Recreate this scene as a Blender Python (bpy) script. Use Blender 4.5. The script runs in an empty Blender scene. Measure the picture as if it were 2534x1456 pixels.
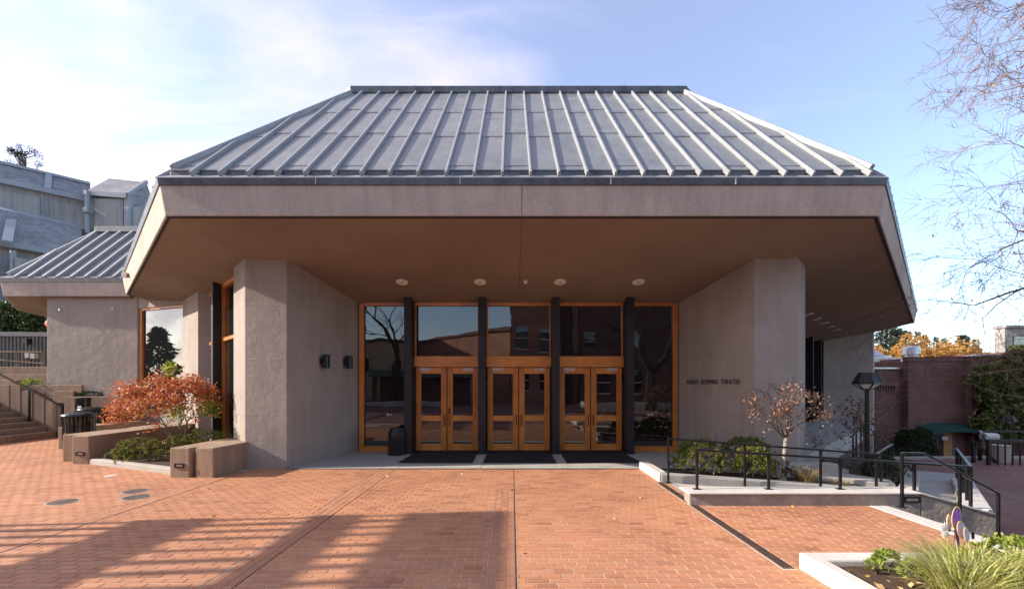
import bpy, bmesh, math, random
import numpy as np
from mathutils import Vector, Matrix
R = math.radians
random.seed(7)
RNG = np.random.default_rng(11)
scene = bpy.context.scene

# ------------------------------------------------------------------ camera, sky, sun, exposure
EYE = 1.855
cd = bpy.data.cameras.new('camera'); cam = bpy.data.objects.new('camera', cd)
scene.collection.objects.link(cam); scene.camera = cam
cam.location = (0, 0, EYE); cam.rotation_euler = (R(90), 0, 0)
cd.sensor_width = 36; cd.lens = 36*1050/2533; cd.shift_y = 222/2533
cd.clip_start = .05; cd.clip_end = 3000

SUN_EL, SUN_AZ = R(26), R(5)       # sun at the left, a few degrees in front of the facade plane
sun_dir = Vector((-math.cos(SUN_AZ)*math.cos(SUN_EL), -math.sin(SUN_AZ)*math.cos(SUN_EL), math.sin(SUN_EL)))
wd = bpy.data.worlds.new('World'); scene.world = wd; wd.use_nodes = True
wn = wd.node_tree; wn.nodes.clear()
def wnode(t, **k):
    n = wn.nodes.new(t)
    for a, b in k.items(): setattr(n, a, b)
    return n
w_out = wnode('ShaderNodeOutputWorld'); w_bg = wnode('ShaderNodeBackground')
w_sky = wnode('ShaderNodeTexSky', sky_type='NISHITA', sun_disc=False, sun_elevation=SUN_EL, sun_rotation=R(265), altitude=600, air_density=1.0, dust_density=1.2, ozone_density=2.6)
w_tc = wnode('ShaderNodeTexCoord')
w_sep = wnode('ShaderNodeSeparateXYZ'); wn.links.new(w_tc.outputs['Generated'], w_sep.inputs[0])
# thin cirrus: the direction projected on a high flat layer
w_z = wnode('ShaderNodeMath', operation='ADD'); w_z.inputs[1].default_value = .22
w_zm = wnode('ShaderNodeMath', operation='MAXIMUM'); w_zm.inputs[1].default_value = .05
wn.links.new(w_sep.outputs['Z'], w_z.inputs[0]); wn.links.new(w_z.outputs[0], w_zm.inputs[0])
w_div = wnode('ShaderNodeVectorMath', operation='DIVIDE')
w_cmb = wnode('ShaderNodeCombineXYZ')
for i in range(3): wn.links.new(w_zm.outputs[0], w_cmb.inputs[i])
wn.links.new(w_tc.outputs['Generated'], w_div.inputs[0]); wn.links.new(w_cmb.outputs[0], w_div.inputs[1])
w_map = wnode('ShaderNodeMapping'); w_map.inputs['Scale'].default_value = (.55, 1.5, .2); w_map.inputs['Rotation'].default_value = (0, 0, R(-35))
wn.links.new(w_div.outputs[0], w_map.inputs['Vector'])
w_no = wnode('ShaderNodeTexNoise'); w_no.inputs['Scale'].default_value = 1.7; w_no.inputs['Detail'].default_value = 7; w_no.inputs['Roughness'].default_value = .55; w_no.inputs['Distortion'].default_value = .7
wn.links.new(w_map.outputs[0], w_no.inputs['Vector'])
# the veil is thicker towards the sun
w_dot = wnode('ShaderNodeVectorMath', operation='DOT_PRODUCT'); w_dot.inputs[1].default_value = sun_dir
wn.links.new(w_tc.outputs['Generated'], w_dot.inputs[0])
w_veil = wnode('ShaderNodeMath', operation='MULTIPLY_ADD'); w_veil.inputs[1].default_value = .30; w_veil.inputs[2].default_value = -.10
wn.links.new(w_dot.outputs['Value'], w_veil.inputs[0])
w_add = wnode('ShaderNodeMath', operation='ADD'); wn.links.new(w_no.outputs['Fac'], w_add.inputs[0]); wn.links.new(w_veil.outputs[0], w_add.inputs[1])
w_rmp = wnode('ShaderNodeMapRange', interpolation_type='SMOOTHSTEP'); w_rmp.inputs['From Min'].default_value = .38; w_rmp.inputs['From Max'].default_value = .82; w_rmp.inputs['To Min'].default_value = .13; w_rmp.inputs['To Max'].default_value = .8
wn.links.new(w_add.outputs[0], w_rmp.inputs['Value'])
w_mix = wnode('ShaderNodeMix', data_type='RGBA'); w_mix.inputs['B'].default_value = (4.25, 3.6, 3.95, 1)
wn.links.new(w_rmp.outputs[0], w_mix.inputs['Factor']); wn.links.new(w_sky.outputs[0], w_mix.inputs['A'])
wn.links.new(w_mix.outputs['Result'], w_bg.inputs['Color']); w_bg.inputs['Strength'].default_value = .13
wn.links.new(w_bg.outputs[0], w_out.inputs['Surface'])

sl = bpy.data.lights.new('sun', 'SUN'); sl.energy = 3.15; sl.angle = R(.55); sl.color = (1, .90, .77)
so = bpy.data.objects.new('sun', sl); scene.collection.objects.link(so)
so.rotation_euler = (-sun_dir).to_track_quat('-Z', 'Y').to_euler(); so.location = (-30, -8, 20)
vs = scene.view_settings; vs.view_transform = 'Standard'; vs.look = 'None'; vs.gamma = 1; vs.exposure = 1.5; vs.use_curve_mapping = False

# ------------------------------------------------------------------ materials
M = {}
def new_mat(name):
    m = bpy.data.materials.new(name); m.use_nodes = True
    nt = m.node_tree; b = nt.nodes['Principled BSDF']; M[name] = m
    return m, nt, b
def N(nt, t, **k):
    n = nt.nodes.new(t)
    for a, b in k.items(): setattr(n, a, b)
    return n
def L(nt, a, b): nt.links.new(a, b)
def pos(nt, scale=(1,1,1), rot=(0,0,0)):
    g = N(nt, 'ShaderNodeNewGeometry'); mp = N(nt, 'ShaderNodeMapping')
    mp.inputs['Scale'].default_value = scale; mp.inputs['Rotation'].default_value = rot
    L(nt, g.outputs['Position'], mp.inputs['Vector']); return mp.outputs[0]
def noise(nt, vec, scale, detail=4, rough=.55, dist=0):
    n = N(nt, 'ShaderNodeTexNoise'); n.inputs['Scale'].default_value = scale; n.inputs['Detail'].default_value = detail
    n.inputs['Roughness'].default_value = rough; n.inputs['Distortion'].default_value = dist
    L(nt, vec, n.inputs['Vector']); return n.outputs['Fac']
def ramp(nt, fac, stops):
    r = N(nt, 'ShaderNodeValToRGB'); e = r.color_ramp.elements
    while len(e) < len(stops): e.new(.5)
    for el, (p, c) in zip(e, stops): el.position = p; el.color = (*c, 1)
    L(nt, fac, r.inputs['Fac']); return r.outputs['Color']
def mixc(nt, fac, a, b, mode='MIX'):
    n = N(nt, 'ShaderNodeMix', data_type='RGBA', blend_type=mode)
    for s, v in ((n.inputs['Factor'], fac), (n.inputs['A'], a), (n.inputs['B'], b)):
        if isinstance(v, (int, float)): s.default_value = v
        elif isinstance(v, tuple): s.default_value = (*v, 1)
        else: L(nt, v, s)
    return n.outputs['Result']
def bump(nt, b, h, strength, dist=.02):
    n = N(nt, 'ShaderNodeBump'); n.inputs['Strength'].default_value = strength; n.inputs['Distance'].default_value = dist
    L(nt, h, n.inputs['Height']); L(nt, n.outputs[0], b.inputs['Normal']); return n
def addm(nt, a, b, op='ADD', v=None):
    n = N(nt, 'ShaderNodeMath', operation=op); L(nt, a, n.inputs[0])
    if v is None: L(nt, b, n.inputs[1])
    else: n.inputs[1].default_value = v
    return n.outputs[0]

def surf(name, c, var=.25, scale=2.0, rough=.8, bs=60, bstr=.3, bd=.01, streak=0, spec=.35, metallic=0, rgh_var=0, dirt=None, fine=.5):
    """a surface of one base colour with cloudy and fine colour variation, optional runs of dirt, and relief"""
    m, nt, b = new_mat(name)
    p = pos(nt)
    a = noise(nt, p, scale, 5, .6)
    d = tuple(max(0, x*(1-var)) for x in c); u = tuple(min(1, x*(1+var*.8)) for x in c)
    col = ramp(nt, a, [(.3, d), (.5, c), (.7, u)])
    f = noise(nt, p, bs*.7, 3, .6)
    col = mixc(nt, fine, col, ramp(nt, f, [(.3, (.72,.72,.72)), (.7, (1.12,1.12,1.12))]), 'MULTIPLY')
    if streak:
        s = noise(nt, pos(nt, (3.2, 3.2, .22)), 1.6, 5, .6)
        col = mixc(nt, streak, col, ramp(nt, s, [(.36, (.62,.6,.58)), (.55, (1,1,1)), (.75, (1.15,1.14,1.12))]), 'MULTIPLY')
    if dirt:
        dm = noise(nt, p, 1.1, 6, .65, .4)
        col = mixc(nt, ramp(nt, dm, [(.52, (0,0,0)), (.72, (.75,.75,.75))]), col, dirt)
    L(nt, col, b.inputs['Base Color'])
    b.inputs['Roughness'].default_value = rough; b.inputs['Metallic'].default_value = metallic; b.inputs['Specular IOR Level'].default_value = spec
    if rgh_var:
        L(nt, ramp(nt, a, [(.3, (rough-rgh_var,)*3), (.7, (rough+rgh_var,)*3)]), b.inputs['Roughness'])
    if bstr:
        h = addm(nt, noise(nt, p, bs, 4, .65), addm(nt, noise(nt, p, bs*.08, 3, .5), None, 'MULTIPLY', 2.2))
        bump(nt, b, h, bstr, bd)
    return m

surf('stucco', (.345,.295,.255), .14, .8, .88, 70, .5, .012, streak=.22)
def form_lines(name, step):
    nt = M[name].node_tree; b = nt.nodes['Principled BSDF']
    g = N(nt, 'ShaderNodeNewGeometry'); sp = N(nt, 'ShaderNodeSeparateXYZ'); L(nt, g.outputs['Position'], sp.inputs[0])
    wob = addm(nt, noise(nt, pos(nt), 1.3, 3, .5), None, 'MULTIPLY', .05)
    z = addm(nt, addm(nt, sp.outputs['Z'], wob), None, 'DIVIDE', step)
    fr_ = N(nt, 'ShaderNodeMath', operation='PINGPONG'); L(nt, z, fr_.inputs[0]); fr_.inputs[1].default_value = .5
    ln = N(nt, 'ShaderNodeMapRange', interpolation_type='SMOOTHSTEP'); ln.inputs['From Min'].default_value = 0; ln.inputs['From Max'].default_value = .022; ln.inputs['To Min'].default_value = 1; ln.inputs['To Max'].default_value = 0
    L(nt, fr_.outputs[0], ln.inputs['Value'])
    old = b.inputs['Normal'].links[0].from_node
    n2 = N(nt, 'ShaderNodeBump'); n2.inputs['Strength'].default_value = .35; n2.inputs['Distance'].default_value = .008
    L(nt, ln.outputs[0], n2.inputs['Height']); L(nt, old.outputs[0], n2.inputs['Normal']); L(nt, n2.outputs[0], b.inputs['Normal'])
    lump = N(nt, 'ShaderNodeBump'); lump.inputs['Strength'].default_value = .5; lump.inputs['Distance'].default_value = .03
    L(nt, noise(nt, pos(nt), 3.2, 4, .5), lump.inputs['Height']); L(nt, n2.outputs[0], lump.inputs['Normal']); L(nt, lump.outputs[0], b.inputs['Normal'])
form_lines('stucco', 1.21)
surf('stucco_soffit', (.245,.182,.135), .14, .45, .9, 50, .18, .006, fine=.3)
surf('stucco_fascia', (.475,.405,.345), .10, 1.0, .88, 38, .6, .014, streak=.28)
surf('zinc', (.20,.21,.218), .22, 1.3, .46, 9, .16, .012, spec=.5, metallic=.1, rgh_var=.12, fine=.25, streak=.3)
surf('zinc_rib', (.31,.322,.33), .12, 3, .5, 30, .08, .004, spec=.5, metallic=.15, fine=.25)
surf('zinc_dark', (.11,.12,.135), .3, 2.5, .42, 25, .1, .006, spec=.5, metallic=.35, rgh_var=.1, streak=.6)
surf('concrete', (.40,.375,.335), .14, 1.4, .85, 45, .25, .006, dirt=(.36,.33,.29))
surf('concrete_light', (.58,.545,.485), .12, 1.6, .85, 40, .25, .006, dirt=(.5,.46,.4))
surf('concrete_tan', (.31,.212,.142), .15, 1.6, .9, 60, .4, .008, streak=.5)
surf('concrete_rough', (.34,.29,.24), .28, 2.2, .92, 16, .85, .03, dirt=(.2,.18,.16))
surf('black_paint', (.010,.010,.011), .3, 4, .3, 90, .05, .002, spec=.45)
surf('black_steel', (.022,.02,.022), .3, 3, .5, 60, .08, .003)
surf('bin_black', (.012,.012,.013), .2, 4, .18, 80, .03, .002, spec=.6)
surf('mat_rubber', (.022,.022,.024), .25, 3, .95, 220, .7, .006)
surf('soil', (.075,.045,.028), .5, 6, .98, 50, 1.0, .03, dirt=(.15,.085,.05))
surf('ground_far', (.16,.13,.1), .3, .5, .95, 8, .3, .03)
surf('asphalt', (.05,.05,.052), .3, 2, .9, 60, .4, .01)
surf('light_disc', (.82,.75,.66), .05, 5, .6, 40, .05, .002)
surf('sill_dark', (.035,.022,.016), .3, 5, .7, 60, .1, .003)
surf('bark', (.16,.125,.10), .4, 12, .95, 60, .8, .01)
surf('bark_dark', (.045,.036,.03), .3, 12, .95, 60, .5, .006)
surf('plaster_sunlit', (.74,.54,.34), .15, .6, .9, 20, .2, .01, streak=.4)  # tan plaster brightened in its colour, standing in for sunlight
surf('bark_pale', (.28,.235,.19), .3, 14, .95, 60, .7, .008)
surf('bark_twig', (.19,.115,.075), .3, 12, .9, 60, .3, .004)
surf('hedge_twig', (.09,.065,.045), .3, 12, .9, 60, .3, .004)
surf('white_paint', (.78,.77,.74), .05, 2, .6, 30, .05, .003)
surf('metal_bright', (.6,.61,.62), .1, 4, .35, 30, .05, .003, metallic=.7)
surf('plaster_tan', (.46,.34,.22), .15, .6, .9, 20, .2, .01, streak=.4)
surf('theatre_grey', (.28,.28,.285), .12, .5, .9, 20, .2, .01, streak=.5)
surf('theatre_panel', (.34,.328,.315), .14, .5, .9, 20, .25, .012, streak=.5)
surf('trim_blue', (.30,.325,.35), .1, .8, .7, 20, .05, .005)
surf('siding', (.21,.2,.18), .15, 1.0, .85, 25, .15, .006, streak=.4)
surf('timber', (.17,.11,.07), .3, 2, .85, 20, .3, .008)
surf('iron_cover', (.16,.13,.11), .35, 8, .6, 55, .8, .012, metallic=.4)
surf('grate', (.15,.09,.065), .3, 9, .7, 80, .4, .006, metallic=.2)
surf('green_canvas', (.012,.05,.042), .2, 2, .8, 60, .1, .004)
surf('green_tile', (.08,.17,.13), .3, 3, .6, 20, .2, .01)
surf('red_plastic', (.62,.10,.055), .1, 3, .35, 20, .02, .002)
surf('door_grey', (.10,.115,.115), .1, 3, .5, 20, .02, .002)
surf('board_yellow', (.42,.22,.07), .15, 3, .7, 20, .05, .003)
surf('handle_bronze', (.05,.032,.022), .3, 9, .35, 50, .05, .002, metallic=.6)
surf('plate_metal', (.52,.44,.38), .25, 12, .45, 50, .05, .002, metallic=.5)
surf('letter_metal', (.07,.055,.047), .2, 9, .6, 50, .05, .002, metallic=.2)
surf('paper_white', (.75,.75,.73), .05, 9, .8, 50, 0, .002)
surf('hill', (.07,.075,.05), .4, .06, .95, 3, .5, .2)

def glass(name, c=(.010,.0085,.008), ior=1.95):
    m, nt, b = new_mat(name)
    b.inputs['Base Color'].default_value = (*c, 1); b.inputs['Roughness'].default_value = .012; b.inputs['IOR'].default_value = ior
    n = noise(nt, pos(nt), .9, 2, .5); bump(nt, b, n, .06, .05)
glass('glass_dark'); glass('glass_window', (.012,.013,.014), 2.6)
m, nt, b = new_mat('lamp_glass'); b.inputs['Base Color'].default_value = (.5,.52,.55,1); b.inputs['Roughness'].default_value = .35

def wood(name, c1, c2, horiz):
    m, nt, b = new_mat(name)
    sc = (1.2, 1.2, 14) if horiz else (14, 14, 1.1)
    p = pos(nt, sc)
    g = noise(nt, p, 2.2, 8, .62, 1.6); big = noise(nt, pos(nt), 2.6, 3, .5)
    col = ramp(nt, g, [(.28, c1), (.48, tuple((x+y)/2 for x, y in zip(c1, c2))), (.70, c2)])
    col = mixc(nt, .45, col, ramp(nt, big, [(.3, (.62,.55,.5)), (.7, (1.15,1.12,1.1))]), 'MULTIPLY')
    L(nt, col, b.inputs['Base Color']); b.inputs['Roughness'].default_value = .38
    b.inputs['Coat Weight'].default_value = .25; b.inputs['Coat Roughness'].default_value = .2
    bump(nt, b, g, .12, .004)
wood('oak_v', (.34,.102,.014), (.58,.215,.036), False)
wood('oak_h', (.44,.145,.02), (.70,.29,.055), True)
wood('oak_frame', (.42,.14,.02), (.62,.235,.042), False)

BRICK_STOPS = [(0, (.36,.155,.085)), (.08, (.46,.206,.106)), (.55, (.50,.230,.119)), (.93, (.525,.25,.133)), (1, (.40,.18,.10))]
def paver(name, from_attr):
    m, nt, b = new_mat(name)
    if from_attr: a = N(nt, 'ShaderNodeAttribute', attribute_name='rnd').outputs['Fac']
    else: a = N(nt, 'ShaderNodeObjectInfo').outputs['Random']
    p = pos(nt)
    col = ramp(nt, a, BRICK_STOPS)
    col = mixc(nt, .6, col, ramp(nt, noise(nt, p, 38, 4, .65), [(.3, (.78,.76,.75)), (.7, (1.14,1.13,1.12))]), 'MULTIPLY')
    col = mixc(nt, .8, col, ramp(nt, noise(nt, p, .55, 6, .6, .5), [(.32, (.74,.72,.72)), (.55, (1,1,1)), (.75, (1.12,1.1,1.07))]), 'MULTIPLY')
    spots = ramp(nt, noise(nt, p, 4.2, 3, .6), [(.70, (1,1,1)), (.76, (.66,.63,.62))])
    col = mixc(nt, .55, col, spots, 'MULTIPLY')
    gum = N(nt, 'ShaderNodeTexVoronoi'); gum.inputs['Scale'].default_value = 3.1; L(nt, p, gum.inputs['Vector'])
    col = mixc(nt, ramp(nt, gum.outputs['Distance'], [(.035, (.6,.6,.6)), (.05, (0,0,0))]), col, (.16,.09,.065))
    L(nt, col, b.inputs['Base Color']); b.inputs['Roughness'].default_value = .72; b.inputs['Specular IOR Level'].default_value = .4
    bump(nt, b, noise(nt, p, 150, 3, .6), .3, .003)
paver('paver_single', False); paver('paver_field', True)
def engraved(name):
    m, nt, b = new_mat(name)
    a = N(nt, 'ShaderNodeAttribute', attribute_name='rnd').outputs['Fac']
    col = ramp(nt, a, [(0, (.41,.185,.098)), (.5, (.465,.21,.11)), (1, (.50,.23,.122))])
    p = pos(nt)
    # rows of cut lettering: fine strokes in lines
    lines = N(nt, 'ShaderNodeTexWave', wave_type='BANDS', bands_direction='X'); lines.inputs['Scale'].default_value = 9.4; lines.inputs['Distortion'].default_value = .0
    L(nt, p, lines.inputs['Vector'])
    st = noise(nt, pos(nt, (9, 120, 1)), 1.0, 2, .6)
    mk = addm(nt, ramp(nt, lines.outputs['Fac'], [(.45, (0,0,0)), (.6, (1,1,1))]), ramp(nt, st, [(.44, (0,0,0)), (.5, (1,1,1))]), 'MULTIPLY')
    col = mixc(nt, addm(nt, mk, None, 'MULTIPLY', .42), col, (.24,.10,.065))
    col = mixc(nt, .6, col, ramp(nt, noise(nt, p, 38, 4, .65), [(.3, (.75,.74,.73)), (.7, (1.14,1.13,1.12))]), 'MULTIPLY')
    L(nt, col, b.inputs['Base Color']); b.inputs['Roughness'].default_value = .75
engraved('paver_engraved')
surf('mortar', (.50,.39,.31), .25, 3, .95, 80, .4, .004)

def brickwall(name, c1, c2, mo, scale, w=.5, h=.25, rotx=True, ms=.02):
    m, nt, b = new_mat(name)
    g = N(nt, 'ShaderNodeNewGeometry'); sp = N(nt, 'ShaderNodeSeparateXYZ'); L(nt, g.outputs['Position'], sp.inputs[0])
    cb = N(nt, 'ShaderNodeCombineXYZ')
    if rotx:
        L(nt, addm(nt, sp.outputs['X'], sp.outputs['Y']), cb.inputs[0]); L(nt, sp.outputs['Z'], cb.inputs[1])
    else:
        L(nt, sp.outputs['X'], cb.inputs[0]); L(nt, sp.outputs['Y'], cb.inputs[1])
    t = N(nt, 'ShaderNodeTexBrick'); L(nt, cb.outputs[0], t.inputs['Vector'])
    t.inputs['Color1'].default_value = (*c1, 1); t.inputs['Color2'].default_value = (*c2, 1); t.inputs['Mortar'].default_value = (*mo, 1)
    t.inputs['Scale'].default_value = scale; t.inputs['Mortar Size'].default_value = ms; t.inputs['Brick Width'].default_value = w; t.inputs['Row Height'].default_value = h
    col = mixc(nt, .7, t.outputs['Color'], ramp(nt, noise(nt, pos(nt), 1.1, 5, .6), [(.3, (.65,.65,.65)), (.7, (1.2,1.2,1.2))]), 'MULTIPLY')
    L(nt, col, b.inputs['Base Color']); b.inputs['Roughness'].default_value = .9
    bump(nt, b, t.outputs['Fac'], -.4, .01)
brickwall('brick_red', (.125,.036,.029), (.085,.026,.023), (.26,.17,.14), 2.3, .5, .18, ms=.026)
brickwall('brick_brown', (.40,.165,.10), (.30,.12,.08), (.46,.33,.26), 2.3, .5, .18, ms=.017)  # brick colour raised to stand in for sunlight on the row building
brickwall('paving_shade', (.26,.108,.08), (.195,.082,.064), (.24,.185,.165), 2.4, .5, .23, False, .012)  # brick paving with distant shade worked into its darker colour
brickwall('slate', (.28,.28,.295), (.2,.2,.22), (.1,.1,.11), 1.35, .5, .22, True, .02)

def leafmat(name, stops, trans=.35, rough=.5):
    m, nt, b = new_mat(name)
    a = N(nt, 'ShaderNodeAttribute', attribute_name='rnd').outputs['Fac']
    col = ramp(nt, a, stops); L(nt, col, b.inputs['Base Color']); b.inputs['Roughness'].default_value = rough
    t = N(nt, 'ShaderNodeBsdfTranslucent'); L(nt, col, t.inputs['Color'])
    mx = N(nt, 'ShaderNodeMixShader'); mx.inputs[0].default_value = trans
    L(nt, b.outputs[0], mx.inputs[1]); L(nt, t.outputs[0], mx.inputs[2]); L(nt, mx.outputs[0], nt.nodes['Material Output'].inputs['Surface'])
leafmat('leaf_maple', [(0, (.24,.05,.032)), (.3, (.42,.10,.045)), (.6, (.54,.17,.06)), (.82, (.54,.26,.08)), (1, (.34,.32,.06))], .4)
leafmat('leaf_maple_green', [(0, (.16,.22,.03)), (.5, (.30,.34,.05)), (1, (.45,.42,.06))], .4)
leafmat('leaf_dry', [(0, (.20,.085,.055)), (.5, (.36,.18,.12)), (1, (.48,.27,.18))], .35)
leafmat('leaf_dim', [(0, (.10,.03,.025)), (.5, (.16,.07,.03)), (1, (.16,.14,.04))], .3)
leafmat('leaf_pieris', [(0, (.07,.105,.022)), (.45, (.14,.18,.035)), (.75, (.24,.235,.05)), (.92, (.34,.22,.06)), (1, (.40,.16,.06))], .3, .4)
leafmat('leaf_dark', [(0, (.018,.035,.014)), (.5, (.035,.06,.02)), (1, (.06,.085,.025))], .2, .45)
leafmat('leaf_hedge', [(0, (.03,.05,.018)), (.5, (.055,.085,.026)), (1, (.09,.12,.035))], .25)
leafmat('leaf_ivy', [(0, (.045,.07,.018)), (.5, (.095,.13,.03)), (.9, (.17,.19,.045)), (1, (.26,.13,.05))], .25)
leafmat('leaf_yellow', [(0, (.40,.19,.04)), (.5, (.54,.29,.065)), (1, (.62,.38,.11))], .4)
leafmat('leaf_fir', [(0, (.03,.05,.035)), (.5, (.045,.07,.045)), (1, (.065,.09,.055))], .1, .7)
leafmat('leaf_bright', [(0, (.13,.21,.02)), (.5, (.27,.36,.05)), (1, (.45,.46,.09))], .35)
leafmat('blade', [(0, (.16,.21,.03)), (.35, (.36,.39,.07)), (.7, (.60,.56,.2)), (1, (.80,.72,.40))], .45)
leafmat('blade_dry', [(0, (.20,.15,.07)), (.5, (.34,.24,.12)), (1, (.42,.33,.18))], .3)
leafmat('leaf_fallen', [(0, (.42,.20,.06)), (.5, (.60,.38,.12)), (1, (.66,.52,.30))], .2, .7)

# ------------------------------------------------------------------ mesh builder
COL = scene.collection
class MB:
    def __init__(s): s.v = []; s.f = []; s.smooth = False
    def add(s, vs, fs):
        o = len(s.v); s.v += [tuple(p) for p in vs]; s.f += [tuple(i+o for i in f) for f in fs]; return s
    def box(s, x0, x1, y0, y1, z0, z1):
        return s.add([(x0,y0,z0),(x1,y0,z0),(x1,y1,z0),(x0,y1,z0),(x0,y0,z1),(x1,y0,z1),(x1,y1,z1),(x0,y1,z1)],
                     [(0,3,2,1),(4,5,6,7),(0,1,5,4),(1,2,6,5),(2,3,7,6),(3,0,4,7)])
    def hexa(s, b, t):            # four bottom and four top points
        return s.add(list(b)+list(t), [(0,3,2,1),(4,5,6,7),(0,1,5,4),(1,2,6,5),(2,3,7,6),(3,0,4,7)])
    def prism(s, poly, z0, z1):   # z0, z1: number or one per corner
        n = len(poly); a = z0 if hasattr(z0, '__len__') else [z0]*n; c = z1 if hasattr(z1, '__len__') else [z1]*n
        vs = [(p[0],p[1],a[i]) for i, p in enumerate(poly)] + [(p[0],p[1],c[i]) for i, p in enumerate(poly)]
        return s.add(vs, [tuple(range(n-1,-1,-1)), tuple(range(n,2*n))] + [(i,(i+1)%n,n+(i+1)%n,n+i) for i in range(n)])
    def obox(s, c, ax, ay, az):   # centre and three half-axis vectors
        c, ax, ay, az = map(Vector, (c, ax, ay, az))
        q = [c-ax-ay-az, c+ax-ay-az, c+ax+ay-az, c-ax+ay-az, c-ax-ay+az, c+ax-ay+az, c+ax+ay+az, c-ax+ay+az]
        return s.add(q, [(0,3,2,1),(4,5,6,7),(0,1,5,4),(1,2,6,5),(2,3,7,6),(3,0,4,7)])
    def bar(s, a, b, w, h, up=(0,0,1)):   # a rectangular bar from a to b
        a, b = Vector(a), Vector(b); d = b-a; l = d.length; d.normalize(); sd = d.cross(Vector(up))
        if sd.length < 1e-4: sd = Vector((1,0,0))
        sd.normalize(); u = sd.cross(d); return s.obox((a+b)/2, d*l/2, sd*w/2, u*h/2)
    def tube(s, pts, rad, sides=6, cap=True):
        pts = [Vector(p) for p in pts]; n = len(pts); rad = rad if hasattr(rad, '__len__') else [rad]*n
        o = len(s.v); prev = None
        for i, p in enumerate(pts):
            d = (pts[min(i+1,n-1)]-pts[max(i-1,0)])
            if d.length < 1e-9: d = Vector((0,0,1))
            d.normalize()
            if prev is None:
                r = d.cross(Vector((0,0,1)) if abs(d.z) < .9 else Vector((1,0,0)))
            else: r = prev - d*prev.dot(d)
            if r.length < 1e-6: r = d.orthogonal()
            r.normalize(); prev = r; u = d.cross(r)
            for k in range(sides):
                a = 2*math.pi*k/sides; s.v.append(tuple(p+(r*math.cos(a)+u*math.sin(a))*rad[i]))
        for i in range(n-1):
            for k in range(sides):
                k2 = (k+1)%sides; s.f.append((o+i*sides+k, o+i*sides+k2, o+(i+1)*sides+k2, o+(i+1)*sides+k))
        if cap:
            s.f.append(tuple(o+k for k in range(sides-1,-1,-1))); s.f.append(tuple(o+(n-1)*sides+k for k in range(sides)))
        return s
    def lathe(s, c, prof, sides=24):      # prof: (radius, z) from bottom to top
        o = len(s.v); n = len(prof)
        for r, z in prof:
            for k in range(sides):
                a = 2*math.pi*k/sides; s.v.append((c[0]+r*math.cos(a), c[1]+r*math.sin(a), c[2]+z))
        for i in range(n-1):
            for k in range(sides):
                k2 = (k+1)%sides; s.f.append((o+i*sides+k, o+i*sides+k2, o+(i+1)*sides+k2, o+(i+1)*sides+k))
        s.f.append(tuple(o+k for k in range(sides-1,-1,-1))); s.f.append(tuple(o+(n-1)*sides+k for k in range(sides)))
        return s
    def sweep(s, path, prof, caps=True):  # plan polyline; prof: (offset to the path's right, z), mitred
        n = len(path); o = len(s.v); m = len(prof); P = [Vector(p) for p in path]
        for i in range(n):
            d0 = (P[i]-P[i-1]).normalized() if i else None; d1 = (P[i+1]-P[i]).normalized() if i < n-1 else None
            n0 = Vector((d0.y,-d0.x)) if d0 else None; n1 = Vector((d1.y,-d1.x)) if d1 else None
            if n0 is None: mt = n1
            elif n1 is None: mt = n0
            else: mt = (n0+n1); mt = mt/ (mt.dot(n0))
            for off, z in prof: q = P[i]+mt*off; s.v.append((q.x, q.y, z))
        for i in range(n-1):
            for k in range(m):
                k2 = (k+1)%m; s.f.append((o+i*m+k, o+(i+1)*m+k, o+(i+1)*m+k2, o+i*m+k2))
        if caps:
            s.f.append(tuple(o+k for k in range(m))); s.f.append(tuple(o+(n-1)*m+k for k in range(m-1,-1,-1)))
        return s
    def build(s, name, mat, parent=None, bevel=0, smooth=False, recalc=True, kind=None):
        off = world_loc(parent)
        me = bpy.data.meshes.new(name)
        me.from_pydata([(p[0]-off.x, p[1]-off.y, p[2]-off.z) for p in s.v], [], s.f)
        if recalc:
            bm = bmesh.new(); bm.from_mesh(me); bmesh.ops.recalc_face_normals(bm, faces=bm.faces); bm.to_mesh(me); bm.free()
        if smooth: me.polygons.foreach_set('use_smooth', [True]*len(me.polygons))
        me.materials.append(M[mat])
        ob = bpy.data.objects.new(name, me); COL.objects.link(ob); ob.parent = parent
        if bevel:
            bv = ob.modifiers.new('bevel', 'BEVEL'); bv.width = bevel; bv.segments = 2; bv.limit_method = 'ANGLE'; bv.angle_limit = R(40)
        if kind: ob['kind'] = kind
        return ob
def world_loc(o):
    v = Vector((0,0,0))
    while o is not None: v = v + Vector(o.location); o = o.parent
    return v
def thing(name, label, cat, loc=(0,0,0), group=None):
    o = bpy.data.objects.new(name, None); COL.objects.link(o); o.location = loc; o.empty_display_size = .2
    o['label'] = label; o['category'] = cat
    if group: o['group'] = group
    return o
def tag(o, label, cat, group=None, kind=None):
    o['label'] = label; o['category'] = cat
    if group: o['group'] = group
    if kind: o['kind'] = kind
    return o
def struct(o): o['kind'] = 'structure'; return o
def copy_tree(o, parent=None):
    c = o.copy(); COL.objects.link(c); c.parent = parent
    for ch in list(o.children): copy_tree(ch, c)
    return c
def V(x, y, Y):   # measured sight line taken at depth Y
    return Vector(((x-1267)*Y/1050, Y, EYE+(950-y)*Y/1050))
def G(x, y, Z=0):
    Y = 1050*(EYE-Z)/(y-950); return Vector(((x-1267)*Y/1050, Y, Z))

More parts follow.
